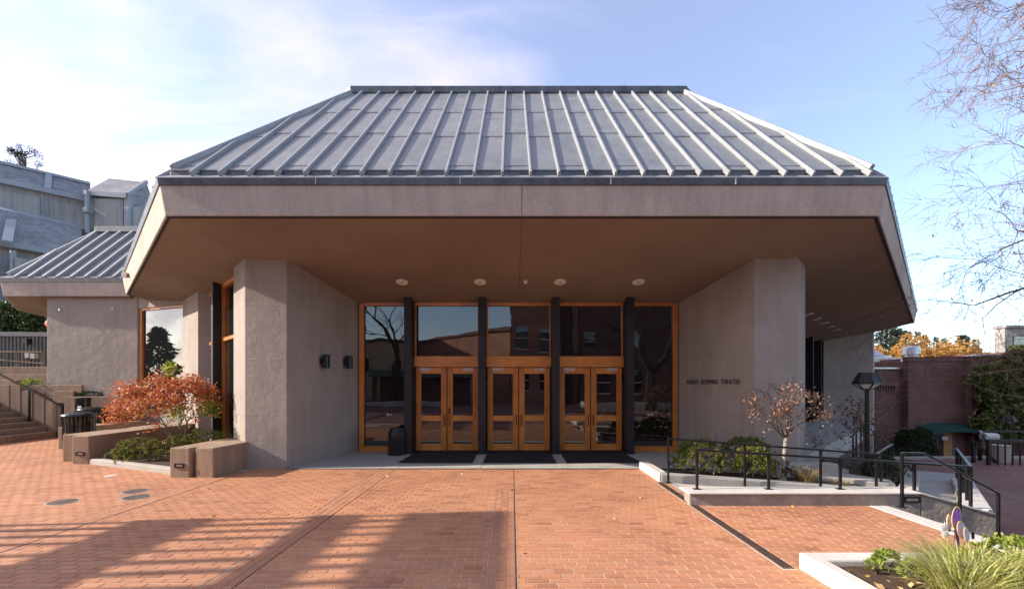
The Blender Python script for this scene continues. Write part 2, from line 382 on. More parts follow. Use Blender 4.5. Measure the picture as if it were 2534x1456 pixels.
def leaves(name, P, D, Ln, ratio, mat, parent, fold=.18, rnd=None, kind=None):
    """small folded leaf blades: P roots, D tip directions, Ln lengths"""
    P = np.asarray(P, float); D = np.asarray(D, float); n = len(P); Ln = np.broadcast_to(np.asarray(Ln, float), (n,))
    D = D/np.maximum(np.linalg.norm(D, axis=1, keepdims=True), 1e-6)
    S = np.cross(D, RNG.normal(size=(n,3))); S /= np.maximum(np.linalg.norm(S, axis=1, keepdims=True), 1e-6)
    U = np.cross(S, D); l = Ln[:,None]
    off = np.array(world_loc(parent))
    v = np.empty((n,4,3)); v[:,0] = P; v[:,2] = P+D*l; mid = P+D*l*.48+U*l*fold
    v[:,1] = mid+S*l*ratio*.5; v[:,3] = mid-S*l*ratio*.5; v -= off
    idx = np.arange(n)[:,None]*4; t = np.concatenate([idx+np.array([[0,1,2]]), idx+np.array([[0,2,3]])], 1).reshape(-1,3)
    me = bpy.data.meshes.new(name); me.vertices.add(4*n); me.vertices.foreach_set('co', v.reshape(-1))
    me.loops.add(6*n); me.loops.foreach_set('vertex_index', t.reshape(-1)); me.polygons.add(2*n)
    me.polygons.foreach_set('loop_start', np.arange(2*n)*3); me.update(calc_edges=True)
    at = me.attributes.new('rnd', 'FLOAT', 'FACE'); r = RNG.random(n) if rnd is None else np.asarray(rnd)
    at.data.foreach_set('value', np.repeat(np.clip(r,0,1), 2).astype(np.float32))
    me.materials.append(M[mat]); ob = bpy.data.objects.new(name, me); COL.objects.link(ob); ob.parent = parent
    if kind: ob['kind'] = kind
    return ob

def grow(mb, p, d, r, ln, depth, o, tips, lean=Vector((0,0,0))):
    """a tapered limb that bends, then forks"""
    seg = o.get('seg', 4); pts = [p.copy()]; rad = [r]; q = p.copy(); dd = d.normalized()
    end = r*o.get('taper', .62)
    for i in range(seg):
        dd = (dd + Vector([random.gauss(0, o['wig']) for _ in range(3)]) + lean*.12 + Vector((0,0,o.get('up', .03)))).normalized()
        q = q + dd*ln/seg; pts.append(q.copy()); rad.append(r+(end-r)*(i+1)/seg)
    mb.tube(pts, rad, 7 if r > .05 else (5 if r > .015 else 3), cap=r > .02)
    if depth <= 0:
        tips.append((q.copy(), dd.copy())); return
    n = random.randint(*o['fork'])
    for k in range(n):
        ax = dd.orthogonal().normalized(); ax.rotate(Matrix.Rotation(random.uniform(0, 2*math.pi), 3, dd))
        nd = dd.copy(); nd.rotate(Matrix.Rotation(R(random.uniform(*o['ang'])), 3, ax))
        if o.get('flat'): nd.z *= o['flat']
        at = len(pts)-1 if k < 2 else random.randint(max(1, seg//2), seg)
        grow(mb, pts[at].copy(), nd, max(rad[at]*random.uniform(*o.get('rr', (.6,.8))), o.get('rmin', .003)), ln*random.uniform(*o['lr']), depth-1, o, tips, lean)
    if o.get('side'):
        for k in range(random.randint(0, o['side'])):
            at = random.randint(1, seg); ax = dd.orthogonal().normalized(); ax.rotate(Matrix.Rotation(random.uniform(0, 6.283), 3, dd))
            nd = dd.copy(); nd.rotate(Matrix.Rotation(R(random.uniform(35, 70)), 3, ax))
            grow(mb, pts[at].copy(), nd, max(rad[at]*.4, o.get('rmin', .003)), ln*.55, min(depth-1, 1), o, tips, lean)

def shrub(name, label, c, rx, ry, rz, n, mat, leaf=.05, ratio=.32, stems=5, up=.5, stemmat='hedge_twig', cat='shrub', group=None):
    t = thing(name, label, cat, c, group)
    c = Vector(c); mb = MB()
    for k in range(stems):
        a = random.uniform(0, 6.283); e = c+Vector((math.cos(a)*rx*.55, math.sin(a)*ry*.55, rz*random.uniform(.5,.9)))
        mb.tube([c+Vector((math.cos(a)*.04, math.sin(a)*.04, -.03)), c.lerp(e, .5)+Vector((0,0,.05*rz)), e], [.012, .009, .004], 5)
    mb.build('stems', stemmat, t)
    # whorls: clusters of leaves at twig ends spread through an uneven dome
    nc = max(8, n//9); P = []; D = []
    lump = [(random.uniform(0, 6.283), random.uniform(.25, .75), random.uniform(.80, 1.18)) for _ in range(9)]
    for k in range(nc):
        a = random.uniform(0, 6.283); h = random.random()**.75; rr = math.sqrt(max(0, 1-h*h*.9))*random.uniform(.45, 1.0)**.5
        s = 1
        for la, lh, ls in lump:
            if abs((a-la+math.pi) % 6.283-math.pi) < .55 and abs(h-lh) < .35: s *= ls
        q = c+Vector((math.cos(a)*rx*rr*s, math.sin(a)*ry*rr*s, .04+h*rz*s))
        out = Vector((math.cos(a)*rr, math.sin(a)*rr, up+h*.6)).normalized()
        for j in range(9):
            dv = (out+Vector([random.gauss(0,.55) for _ in range(3)])).normalized(); P.append(q+dv*leaf*.15); D.append(dv)
    leaves('foliage', P, D, RNG.uniform(leaf*.7, leaf*1.3, len(P)), ratio, mat, t, kind='stuff', rnd=np.clip(np.repeat(RNG.random(nc), 9)*.6+RNG.random(len(P))*.45, 0, 1))
    return t

def blades(name, c, r, n, h, w, mat, parent, spread=.9, kind='stuff'):
    vs = []; fs = []; rn = []
    for k in range(n):
        a = random.uniform(0, 6.283); rr = r*math.sqrt(random.random())
        b = Vector((c[0]+math.cos(a)*rr, c[1]+math.sin(a)*rr, c[2])); a2 = a+random.gauss(0, .5); H = h*random.uniform(.6, 1.15)
        out = Vector((math.cos(a2), math.sin(a2), 0)); sp = spread*random.uniform(.4, 1.2); sd = Vector((-out.y, out.x, 0))*w*.5*random.uniform(.6,1.2)
        o = len(vs)
        for i, (u, ww) in enumerate(((0,.8), (.35,1), (.7,.8), (1,.05))):
            p = b+out*sp*H*(u**1.7)+Vector((0,0,H*(u-.45*sp*u*u)))
            vs += [p-sd*ww, p+sd*ww]
        fs += [(o+i*2, o+i*2+1, o+i*2+3, o+i*2+2) for i in range(3)]; rn += [random.random()]*3
    mb = MB(); mb.v = [tuple(v) for v in vs]; mb.f = fs
    ob = mb.build(name, mat, parent, recalc=False, kind=kind)
    ob.data.attributes.new('rnd', 'FLOAT', 'FACE').data.foreach_set('value', rn)
    return ob

# ------------------------------------------------------------------ the setting: ground sheets
struct(MB().add([(-900,-300,-3.2),(900,-300,-3.2),(900,1500,-3.2),(-900,1500,-3.2)], [(0,1,2,3)]).build('ground', 'ground_far', recalc=False))
plaza = struct(MB().add([(-26,3.28,-.0045),(5.72,3.28,-.0045),(5.72,6.6,-.0045),(2.9,8.1,-.0045),(2.9,18,-.0045),(-26,18,-.0045)], [(0,1,2,3,4,5)]).build('plaza', 'mortar', recalc=False))
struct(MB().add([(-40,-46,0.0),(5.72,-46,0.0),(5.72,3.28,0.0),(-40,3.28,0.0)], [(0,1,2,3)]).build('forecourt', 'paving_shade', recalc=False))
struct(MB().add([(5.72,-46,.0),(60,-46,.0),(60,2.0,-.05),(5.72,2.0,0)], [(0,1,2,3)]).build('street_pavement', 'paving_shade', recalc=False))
# lower court at the right, falling away from the steps
def court_z(x, y):
    d = min(1, math.hypot(x-10.2, y-11.6)/5.5); k = 1-d*d*(3-2*d); return -1.42+.82*k
lower = MB(); gx = [5.2+1.1*i for i in range(50)]; gy = [2+1.04*j for j in range(17)]
lower.v = [(x, y, court_z(x, y)) for y in gy for x in gx]
lower.f = [(j*50+i, j*50+i+1, (j+1)*50+i+1, (j+1)*50+i) for j in range(16) for i in range(49)]
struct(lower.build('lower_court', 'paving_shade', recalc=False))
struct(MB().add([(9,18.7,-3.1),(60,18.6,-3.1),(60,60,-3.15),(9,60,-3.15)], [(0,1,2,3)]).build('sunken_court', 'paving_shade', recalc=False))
ck = MB(); ck.sweep([(12.0,18.45),(24,18.6),(45,18.3)], [(.0,-1.5),(.0,-1.33),(-.3,-1.33),(-.3,-3.1),(0,-3.1)])
struct(ck.build('court_kerb', 'concrete'))
struct(MB().box(-60,-15.7,17.2,70,-1,1.75).build('upper_terrain', 'ground_far'))
# concrete apron of the entrance, with its jointed bays
ap = MB().prism([(-4.97,9.36),(4.3,9.36),(4.85,9.36),(7.3,9.2),(7.5,10.9),(17.8,20.9),(19.2,23.0),(14,24),(3,13),(-4.2,11.9)], -.6, 0.004)
apron = struct(ap.build('entrance_floor', 'concrete'))
for i, (xb, xf, wb, wf) in enumerate(((-2.77,-2.62,.10,.10),(-.80,-.80,.10,.10),(1.17,1.17,.10,.10),(3.15,3.0,.10,.10))):
    a = MB(); a.hexa([(xf-wf,9.37,.004),(xf+wf,9.37,.004),(xb+wb,11.3,.004),(xb-wb,11.3,.004)], [(xf-wf,9.37,.008),(xf+wf,9.37,.008),(xb+wb,11.3,.008),(xb-wb,11.3,.008)])
    a.build('floor_strip', 'concrete', apron)
MB().box(-4.96,4.28,9.30,9.357,-.004,.006).build('slot_drain', 'black_steel', apron)

# ------------------------------------------------------------------ paving bricks
BL, BW, JT = .196, .088, .009
bricks = []           # (x0, x1, y0, y1, z, kind)
def field(xa, xb, ya, yb, shift, xlim=None):
    j = 0; y = ya
    while y < yb-.02:
        y1 = min(y+BW, yb); a, c = (xa, xb) if xlim is None else xlim(y, xa, xb)
        ph = (j*shift + (random.uniform(-.02,.02))) % 1.0
        x = xa - ph*(BL+JT)
        while x < c:
            x0, x1 = max(x, a), min(x+BL, c)
            if x1-x0 > .008: bricks.append((x0, x1, y, y1))
            x += BL+JT
        y += BW+JT; j += 1
view = lambda y, a, b: (max(a, -1.26*y-.25), min(b, 1.26*y+.25))
field(-2.545, -.259, 3.30, 9.29, .5, view)
field(.05, 2.72, 3.30, 9.29, .36, view)
field(2.87, 5.45, 3.30, 6.50, .33, view)
field(2.87, 2.9, 6.5, 6.6, .3)
field(-.262, .035, 7.60, 9.29, .5)
field(2.725, 2.80, 8.065, 9.29, .36)
field(2.725, 2.865, 3.3, 4.25, .36)
field(2.87, 3.6, 6.9, 8.0, .36, lambda y, a, b: (a, 2.95+(8-y)*.25))
field(-5.64, -2.86, 3.30, 9.4, .5, view)
field(-16.0, -5.96, 4.2, 15.0, .5, lambda y, a, b: (max(a, -1.26*y-.25), b if y < 8.5 else (-6.6 if y < 9.9 else (-9.8 if y < 12 else -12.2))))
bands = []
def band(xa, cols, ya, yb):
    w = .0955; 
    for c in range(cols):
        y = ya - (c % 2)*.1
        while y < yb:
            y0, y1 = max(y, ya), min(y+BL, yb)
            if y1-y0 > .03: bands.append((xa+c*w, xa+c*w+w-.004, y0, y1))
            y += BL+JT
band(-.252, 3, 3.30, 7.585); band(-2.84, 3, 3.30, 9.29); band(-5.95, 3, 4.2, 9.0)
def slabs(name, lst, mat, parent):
    n = len(lst); A = np.array(lst); z = RNG.uniform(-.0012, .0012, n); tilt = RNG.uniform(-.0012, .0012, (n,4))
    v = np.zeros((n,8,3)); e = .004
    x0, x1, y0, y1 = A.T
    for k, (xx, yy) in enumerate(((x0,y0),(x1,y0),(x1,y1),(x0,y1))):
        v[:,k,0] = xx; v[:,k,1] = yy; v[:,k,2] = -.012
        v[:,4+k,0] = xx+(e if k in (0,3) else -e)*.5; v[:,4+k,1] = yy+(e if k in (0,1) else -e)*.5; v[:,4+k,2] = z+tilt[:,k]
    f = np.array([(4,5,6,7),(0,1,5,4),(1,2,6,5),(2,3,7,6),(3,0,4,7)]); F = (np.arange(n)[:,None,None]*8+f).reshape(-1,4)
    me = bpy.data.meshes.new(name); me.from_pydata(v.reshape(-1,3).tolist(), [], F.tolist())
    me.attributes.new('rnd', 'FLOAT', 'FACE').data.foreach_set('value', np.repeat(RNG.random(n),5).astype(np.float32))
    me.materials.append(M[mat]); ob = bpy.data.objects.new(name, me); COL.objects.link(ob); ob.parent = parent; ob['kind'] = 'stuff'; return ob
full = [b for b in bricks if b[1]-b[0] > BL*.98 and abs(b[0]+b[1])/2 < 1.12*b[2] and b[2] > 3.82]
full.sort(key=lambda b: b[2]); single = full[:298]; sset = set(single)
slabs('paving', [b for b in bricks if b not in sset], 'paver_field', plaza)
slabs('engraved_paving', bands, 'paver_engraved', plaza)
bms = []
for k in range(6):
    t_ = [random.uniform(-.0012,.0012) for _ in range(4)]; h, w, e = BL/2, BW/2, .003
    mb = MB(); mb.hexa([(-h,-w,-.012),(h,-w,-.012),(h,w,-.012),(-h,w,-.012)], [(-h+e,-w+e,t_[0]),(h-e,-w+e,t_[1]),(h-e,w-e,t_[2]),(-h+e,w-e,t_[3])])
    bms.append(mb.build('brick', 'paver_single', plaza))
protos = bms[:]
for k, (x0, x1, y0, y1) in enumerate(single):
    if k < 6: o = protos[k]
    else: o = bpy.data.objects.new('brick', protos[k % 6].data); COL.objects.link(o); o.parent = plaza
    o.location = ((x0+x1)/2, (y0+y1)/2, random.uniform(-.001,.001))
for x in (.040, -2.553, -5.652):
    MB().box(x-.005, x+.005, 3.3, 9.29, -.01, -.002).build('expansion_joint', 'sill_dark', plaza)

# ------------------------------------------------------------------ the theatre
T = thing('theatre_building', 'low grey stucco theatre with a zinc hipped roof, deep eaves and oak entrance doors', 'theatre', (0, 12, 0))
P0, P1, P2, P3 = (-13.28,14.6), (-6.37,7.8), (6.745,7.8), (20.29,21.4)
EAVE = [P0, P1, P2, P3]
ZB = EYE+3.10
SL = .227                                   # soffit falls towards the building
def n_right(a, b): d = (Vector(b)-Vector(a)).normalized(); return Vector((d.y,-d.x))
nF, nL, nR = n_right(P1,P2), n_right(P0,P1), n_right(P2,P3)
# soffits, one sheet for each side, mitred at the corners
def inner(p, n0, n1, s): mt = n0+n1; mt = mt/mt.dot(n0); return Vector(p)-mt*s
S = 4.3
A1, A2 = inner(P1,nL,nF,S), inner(P2,nF,nR,S); A0, A3 = Vector(P0)-nL*S, Vector(P3)-nR*S
def sof(a, b, c, d):
    zi = ZB-SL*S
    return MB().hexa([(a[0],a[1],ZB),(b[0],b[1],ZB),(c[0],c[1],zi),(d[0],d[1],zi)], [(a[0],a[1],ZB+.12),(b[0],b[1],ZB+.12),(c[0],c[1],zi+.12),(d[0],d[1],zi+.12)])
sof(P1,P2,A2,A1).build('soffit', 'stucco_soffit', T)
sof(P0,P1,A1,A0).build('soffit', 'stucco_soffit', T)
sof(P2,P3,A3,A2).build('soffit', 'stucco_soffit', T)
MB().box(.075,.083,7.84,11.6,0,0).add([],[])
jt = MB(); 
for xx in (.18,): jt.hexa([(xx-.0025,7.83,ZB-.004-.007),(xx+.0025,7.83,ZB-.004-.007),(xx+.0025,11.6,ZB-SL*3.8-.004),(xx-.0025,11.6,ZB-SL*3.8-.004)], [(xx-.0025,7.83,ZB+.002),(xx+.0025,7.83,ZB+.002),(xx+.0025,11.6,ZB-SL*3.8+.002),(xx-.0025,11.6,ZB-SL*3.8+.002)])
jt.build('soffit_joint', 'sill_dark', T)
# fascia: leans out a little; the band of each side is its own piece
ZG = EYE+493*7.72/1050; ZT = EYE+510*7.69/1050
fas = MB().sweep(EAVE, [(.0,ZB-.01),(.085,ZG),(-.2,ZG),(-.2,ZB+.03),(-.06,ZB+.03),(-.06,ZB-.01)]).build('fascia', 'stucco_fascia', T, bevel=.015)
MB().sweep(EAVE, [(-.075,ZB-.03),(-.02,ZB-.03),(-.02,ZB-.0),(-.075,ZB-.0)]).build('drip_edge', 'sill_dark', T)
gut = MB().sweep(EAVE, [(.105,ZG-.012),(.125,ZT),(.10,ZT+.012),(-.16,ZT+.175),(-.25,ZT+.175),(-.25,ZG)]).build('gutter', 'zinc_dark', T)
MB().sweep(EAVE, [(.127,ZT-.004),(.127,ZT+.012),(-.10,ZT+.15),(-.14,ZT+.17),(-.14,ZT+.14)]).build('gutter_flashing', 'zinc_rib', gut)
for x in (-3.55,-.94,1.79,4.05):
    MB().box(x-.008, x+.008, 7.8-.131, 7.8-.10, ZG-.008, ZT+.004).build('gutter_joint', 'zinc_rib', gut)
MB().sweep(EAVE, [(-.085,ZT+.12),(-.085,ZT+.232),(-.3,ZT+.232),(-.3,ZT+.12)]).build('eave_strip', 'zinc_dark', T)
for x in (.18,):
    MB().hexa([(x-.004,7.8-.004,ZB),(x+.004,7.8-.004,ZB),(x+.004,7.85,ZB),(x-.004,7.85,ZB)], [(x-.004,7.8-.089,ZG-.01),(x+.004,7.8-.089,ZG-.01),(x+.004,7.8,ZG-.01),(x-.004,7.8,ZG-.01)]).build('fascia_joint', 'sill_dark', fas)
# roof: zinc pans between standing ribs
RS = 1.02; DT = 4.28; TH = .4142
roof = MB()
RB = [inner(P0,nL,nL,.10), inner(P1,nL,nF,.10), inner(P2,nF,nR,.10), inner(P3,nR,nR,.10)]
RT = [inner(P0,nL,nL,.10+DT), inner(P1,nL,nF,.10+DT), inner(P2,nF,nR,.10+DT), inner(P3,nR,nR,.10+DT)]
Z0 = 5.84; Z1 = Z0+RS*DT
for i in range(3):
    a, b2, c, d = RB[i], RB[i+1], RT[i+1], RT[i]
    roof.add([(a.x,a.y,Z0-.03),(b2.x,b2.y,Z0-.03),(c.x,c.y,Z1-.03),(d.x,d.y,Z1-.03)], [(0,1,2,3)])
back = [(20.29,36),(-13.28,36)]
roof.add([(RT[3].x,RT[3].y,Z1-.03),(back[0][0],back[0][1],Z1-.03),(back[1][0],back[1][1],Z1-.03),(RT[0].x,RT[0].y,Z1-.03),(RT[1].x,RT[1].y,Z1-.03),(RT[2].x,RT[2].y,Z1-.03)], [(0,1,2,3,4,5)])
roof = roof.build('roof', 'zinc', T, recalc=False)
fr = .10                                         # pans start this far behind the eave line
YB = 7.8+fr
hl = lambda Y: RB[1].x+TH*(Y-YB); hr = lambda Y: RB[2].x-TH*(Y-YB)
rx = [-5.82+.5135*k for k in range(25)]
edges = [RB[1].x] + rx + [RB[2].x]
zr = lambda Y: Z0+RS*(Y-YB)
nv = Vector((0,-RS,1)).normalized()
def pan(x0, x1, y0, y1, lift):
    # clip the strip by the two hips
    poly = [(x0,y0),(x1,y0),(x1,y1),(x0,y1)]
    def clip(poly, inside, cut):
        out = []
        for i in range(len(poly)):
            a, b2 = poly[i], poly[(i+1)%len(poly)]; ia, ib = inside(a), inside(b2)
            if ia >= 0: out.append(a)
            if (ia >= 0) != (ib >= 0):
                t = ia/(ia-ib); out.append((a[0]+(b2[0]-a[0])*t, a[1]+(b2[1]-a[1])*t))
        return out
    poly = clip(poly, lambda p: p[0]-hl(p[1]), None)
    if len(poly) > 2: poly = clip(poly, lambda p: hr(p[1])-p[0], None)
    if len(poly) < 3: return
    mb = MB(); n = len(poly)
    def pt(p, h):
        l = h + lift*(1-(p[1]-y0)/max(y1-y0,.01))
        return (p[0], p[1]-nv.y*0-RS*0, zr(p[1])+l)
    mb.v = [pt(p, .0) for p in poly]+[pt(p, -.022) for p in poly]
    mb.f = [tuple(range(n)), tuple(range(2*n-1,n-1,-1))]+[(i,n+i,n+(i+1)%n,(i+1)%n) for i in range(n)]
    mb.build('roof_panel', 'zinc', roof)
YT = YB+DT
for k in range(len(edges)-1):
    seams = [10.91,9.49,8.05] if k % 2 == 0 else [10.70,9.32]
    ys = [YB-.03]+sorted(seams)+[YT]
    for a, c in zip(ys[:-1], ys[1:]): pan(edges[k]+.002, edges[k+1]-.002, a+(.0 if a == ys[0] else -.03), c, .026)
def rib(x, y0, y1):
    a = Vector((x, y0, zr(y0))); c = Vector((x, y1, zr(y1))); d = (c-a).normalized(); u = Vector((1,0,0)).cross(d)
    mb = MB(); h = .07; w0, w1 = .029, .021; q = [a, c]
    vs = []
    for p in (a, c):
        for sx, hh in ((-w0,-.02),(w0,-.02),(w1,h),(-w1,h)): vs.append(p+Vector((sx,0,0))+u*hh)
    mb.add(vs, [(0,1,2,3),(7,6,5,4),(0,4,5,1),(1,5,6,2),(2,6,7,3),(3,7,4,0)])
    mb.build('roof_rib', 'zinc_rib', roof, bevel=.008)
for x in rx:
    ye = YT+.02
    if x < hl(YT): ye = YB+(x-RB[1].x)/TH
    if x > hr(YT): ye = YB+(RB[2].x-x)/TH
    rib(x, YB-.19, ye)
# hips
for a, c in ((RB[1], RT[1]), (RB[2], RT[2])):
    MB().bar((a.x,a.y,Z0+.04), (c.x,c.y,Z1+.04), .11, .12).build('hip_cap', 'zinc_rib', roof, bevel=.02)
# the two flanks: ribs and pans on the slanting sides
for (pa, pb, nn, cnt, e0, e1) in ((P0,P1,nL,18,0,1),(P2,P3,nR,36,1,0)):
    pa, pb = Vector(pa), Vector(pb); ln = (pb-pa).length; d = (pb-pa).normalized()
    for k in range(cnt):
        s = ln*(k+.5)/cnt; dm = DT
        lim = (ln-s if e1 and not e0 else s)/TH
        dm = min(DT, lim-.3)
        if dm < .3: continue
        f0 = pa+d*s-nn*(.10-.19); f1 = pa+d*s-nn*(.10+dm)
        MB().bar((f0.x,f0.y,Z0-RS*.19+.02),(f1.x,f1.y,Z0+RS*dm+.02),.07,.09).build('roof_rib', 'zinc_rib', roof)
ZC = EYE+.686*12.1; 
cp = [inner(P0,nL,nL,DT+.02), inner(P1,nL,nF,DT+.02), inner(P2,nF,nR,DT+.02), inner(P3,nR,nR,DT+.02)]
rc = MB().sweep([(p.x,p.y) for p in cp], [(.0,ZC+.02),(.02,ZC+.19),(-.5,ZC+.21),(-.5,ZC-.05),(-.08,ZC-.05)]).build('ridge_cap', 'zinc_dark', roof, bevel=.008)
for x in (-2.75,-.35,3.2):
    MB().box(x-.006,x+.006,cp[1].y-.03,cp[1].y+.05,ZC+.02,ZC+.205).build('cap_joint', 'zinc_dark', rc)
# piers
def pier(poly, z0=-.7, z1=5.3): return MB().prism(poly, z0, z1).build('pier', 'stucco', T, bevel=.012)
LW0, LW1 = (-4.965,9.36), (-4.19,11.67); RW0, RW1 = (5.33,9.32), (4.535,11.67)
pier([(-4.15,11.9),LW0,(-5.89,9.36),(-6.62,10.09),(-6.3,10.55),(-5.2,12.2)], -.2)
pier([RW0,(4.50,11.9),(5.6,13),(6.5,13.2),(6.93,10.03),(6.27,9.32)])
pier([(-9.45,12.77),(-11.08,14.28),(-10.7,15.3),(-8.6,13.4),(-9.03,12.86)], -.2)
pier([(16.6,22.62),(19.05,22.4),(19.55,22.9),(19.5,27),(17.6,25)], -2.3)
# body behind the glazing
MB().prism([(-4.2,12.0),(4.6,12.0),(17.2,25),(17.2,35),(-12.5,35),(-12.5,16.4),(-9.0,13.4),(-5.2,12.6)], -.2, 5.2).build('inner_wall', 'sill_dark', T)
# entrance glazing
YG = 11.67; px = lambda v: (v-1267)/90*1.0; pz = lambda v: EYE+(950-v)/90
def fr_box(name, x0, x1, z0, z1, y0, y1, mat, parent=T, bevel=.004): return MB().box(x0,x1,y0,y1,z0,z1).build(name, mat, parent, bevel=bevel)
XL, XR = px(890.5), px(1675)
cols_x = [px(1018), px(1195), px(1372), px(1550)]
fr_box('jamb', XL, px(902), .004, pz(751), YG-.06, YG+.12, 'oak_frame'); fr_box('jamb', px(1664), XR, .004, pz(751), YG-.06, YG+.12, 'oak_frame')
fr_box('head_trim', px(902)+.002, px(1664)-.002, pz(756.5), pz(748), YG-.045, YG+.1, 'oak_h')
for cx in cols_x:
    c = MB().box(cx-.098, cx+.098, YG-.42, YG+.06, .012, pz(742)).build('column', 'black_steel', T, bevel=.008)
    MB().box(cx-.12, cx+.12, YG-.44, YG-.2, .005, .02).build('base_plate', 'black_steel', c)
bays = [(px(902), cols_x[0]-.1), (cols_x[0]+.1, cols_x[1]-.1), (cols_x[1]+.1, cols_x[2]-.1), (cols_x[2]+.1, cols_x[3]-.1), (cols_x[3]+.1, px(1664))]
for i, (a, c) in enumerate(bays):
    if i in (0, 4):
        w = fr_box('window_frame', a+.002, c-.002, .006, pz(1105), YG-.05, YG+.1, 'oak_h')
        MB().box(a, c, YG+.02, YG+.032, pz(1105), pz(756)).build('pane', 'glass_dark', w)
        fr_box('glazing_bead', a+.002, c-.002, pz(1105)+.002, pz(1105)+.03, YG-.02, YG+.05, 'oak_frame', w)
        sgn = MB(); xs = px(962) if i == 0 else px(1608)
        for r_, wd_ in enumerate((.085,.07,.08)): sgn.box(xs-.06, xs-.06+wd_, YG+.012, YG+.016, 1.04-r_*.022, 1.052-r_*.022)
        sgn.lathe((xs+.07, YG+.014, 1.03), [(.002,-.001),(.002,.001)], 6)
        sgn.v = sgn.v[:24]; sgn.f = sgn.f[:18]
        for k in range(10):
            an = k*.628; sgn.box(xs+.07+.02*math.cos(an)-.008, xs+.07+.02*math.cos(an)+.008, YG+.012, YG+.016, 1.03+.02*math.sin(an)-.008, 1.03+.02*math.sin(an)+.008)
        sgn.build('window_sticker', 'paper_white', w)
    else:
        tr = fr_box('transom', a+.002, c-.002, pz(907.5), pz(881), YG-.10, YG+.1, 'oak_h')
        w = MB().box(a+.04, c-.04, YG+.02, YG+.032, pz(881), pz(756)).build('pane', 'glass_dark', T)
        for xx in (a+.02, c-.02): fr_box('glazing_bead', xx-.02, xx+.02, pz(881)+.001, pz(757)-.001, YG-.03, YG+.09, 'oak_frame', w)
        mid = (a+c)/2; gap = .012
        fr_box('threshold', a, c, .006, .03, YG-.09, YG+.1, 'black_steel')
        # frame members beside the leaves
        for k, (x0, x1) in enumerate(((a+.028, mid-gap), (mid+gap, c-.028))):
            zb, zt = .045, pz(908.5); y0, y1 = YG-.035, YG+.02
            st, tr_, lr, br = .150, .170, .150, .185
            zmid = zb+br+.62
            d = MB()
            d.box(x0, x0+st, y0, y1, zb, zt); d.box(x1-st, x1, y0, y1, zb, zt)
            d.build_ = None
            dr = d.build('door', 'oak_v', T, bevel=.004)
            rails = MB()
            rails.box(x0+st+.001, x1-st-.001, y0+.002, y1-.002, zt-tr_, zt-.001)
            MB_rail = rails.build('top_rail', 'oak_h', dr, bevel=.004)
            MB().box(x0+st+.001, x1-st-.001, y0+.002, y1-.002, zmid, zmid+lr).build('lock_rail', 'oak_h', dr, bevel=.004)
            MB().box(x0+st+.001, x1-st-.001, y0+.002, y1-.002, zb+.001, zb+br).build('bottom_rail', 'oak_h', dr, bevel=.004)
            MB().box(x0+st, x1-st, YG-.006, YG+.004, zb+br, zmid).build('pane', 'glass_dark', dr)
            MB().box(x0+st, x1-st, YG-.006, YG+.004, zmid+lr, zt-tr_).build('pane', 'glass_dark', dr)
            xc = x0+.27 if k == 0 else x1-.27
            MB().box(xc-.145, xc+.145, y0-.012, y0-.0005, zt-.095, zt-.012).build('closer_plate', 'plate_metal', dr)
            xh = x1-.055 if k == 0 else x0+.055
            h = MB(); h.tube([(xh,y0,zmid+.17),(xh,y0-.05,zmid+.165),(xh,y0-.06,zmid+.10),(xh,y0-.06,zmid-.05),(xh,y0-.05,zmid-.115),(xh,y0,zmid-.12)], .011, 8)
            h.build('handle', 'handle_bronze', dr, smooth=True)
            if i == 1 and k == 1:
                MB().box(xh-.02, xh+.02, y0-.02, y0-.001, zmid+.21, zmid+.35).build('lock_plate', 'handle_bronze', dr)
            for hz in (.35, 1.15, 2.0):
                xx = x0 if k == 0 else x1
                MB().box(xx-.012, xx+.012, y0-.012, y0-.0005, hz, hz+.11).build('hinge', 'handle_bronze', dr)
        MB().box(a, c, YG+.06, YG+.1, 0, pz(908)).build('door_stop', 'sill_dark', T)
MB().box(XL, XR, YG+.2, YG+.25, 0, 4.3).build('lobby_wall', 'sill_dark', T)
# slanting glazed bay on the left flank
uL = -(Vector(P1)-Vector(P0)).normalized()      # along the flank, away from the corner
def FL(s, t): q = Vector(P1)-nL*s+uL*t; return q
def flank_box(name, s0, s1, t0, t1, z0, z1, mat, parent=T):
    q = [FL(s0,t0), FL(s0,t1), FL(s1,t1), FL(s1,t0)]
    return MB().prism([(p.x,p.y) for p in q], z0, z1).build(name, mat, parent)
zs = lambda s: ZB-SL*s
for (t0, t1) in ((1.85,3.82),(4.08,5.62)):
    w = flank_box('pane', 1.70, 1.72, t0, t1, .3, zs(1.7)+.05, 'glass_window')
    for tt in (t0+.04, t1-.04): flank_box('window_frame', 1.62, 1.76, tt-.04, tt+.04, .2, zs(1.7)+.05, 'oak_frame', w)
    flank_box('window_rail', 1.63, 1.75, t0+.08, t1-.08, 3.03, 3.12, 'oak_h', w)
    flank_box('window_head', 1.63, 1.75, t0+.08, t1-.08, zs(1.7)-.07, zs(1.7)+.05, 'oak_h', w)
flank_box('column', 1.42, 1.80, 3.84, 4.06, -.1, zs(1.42)+.05, 'black_steel')
flank_box('sill', 1.6, 1.85, 1.8, 5.7, -.1, .28, 'stucco')
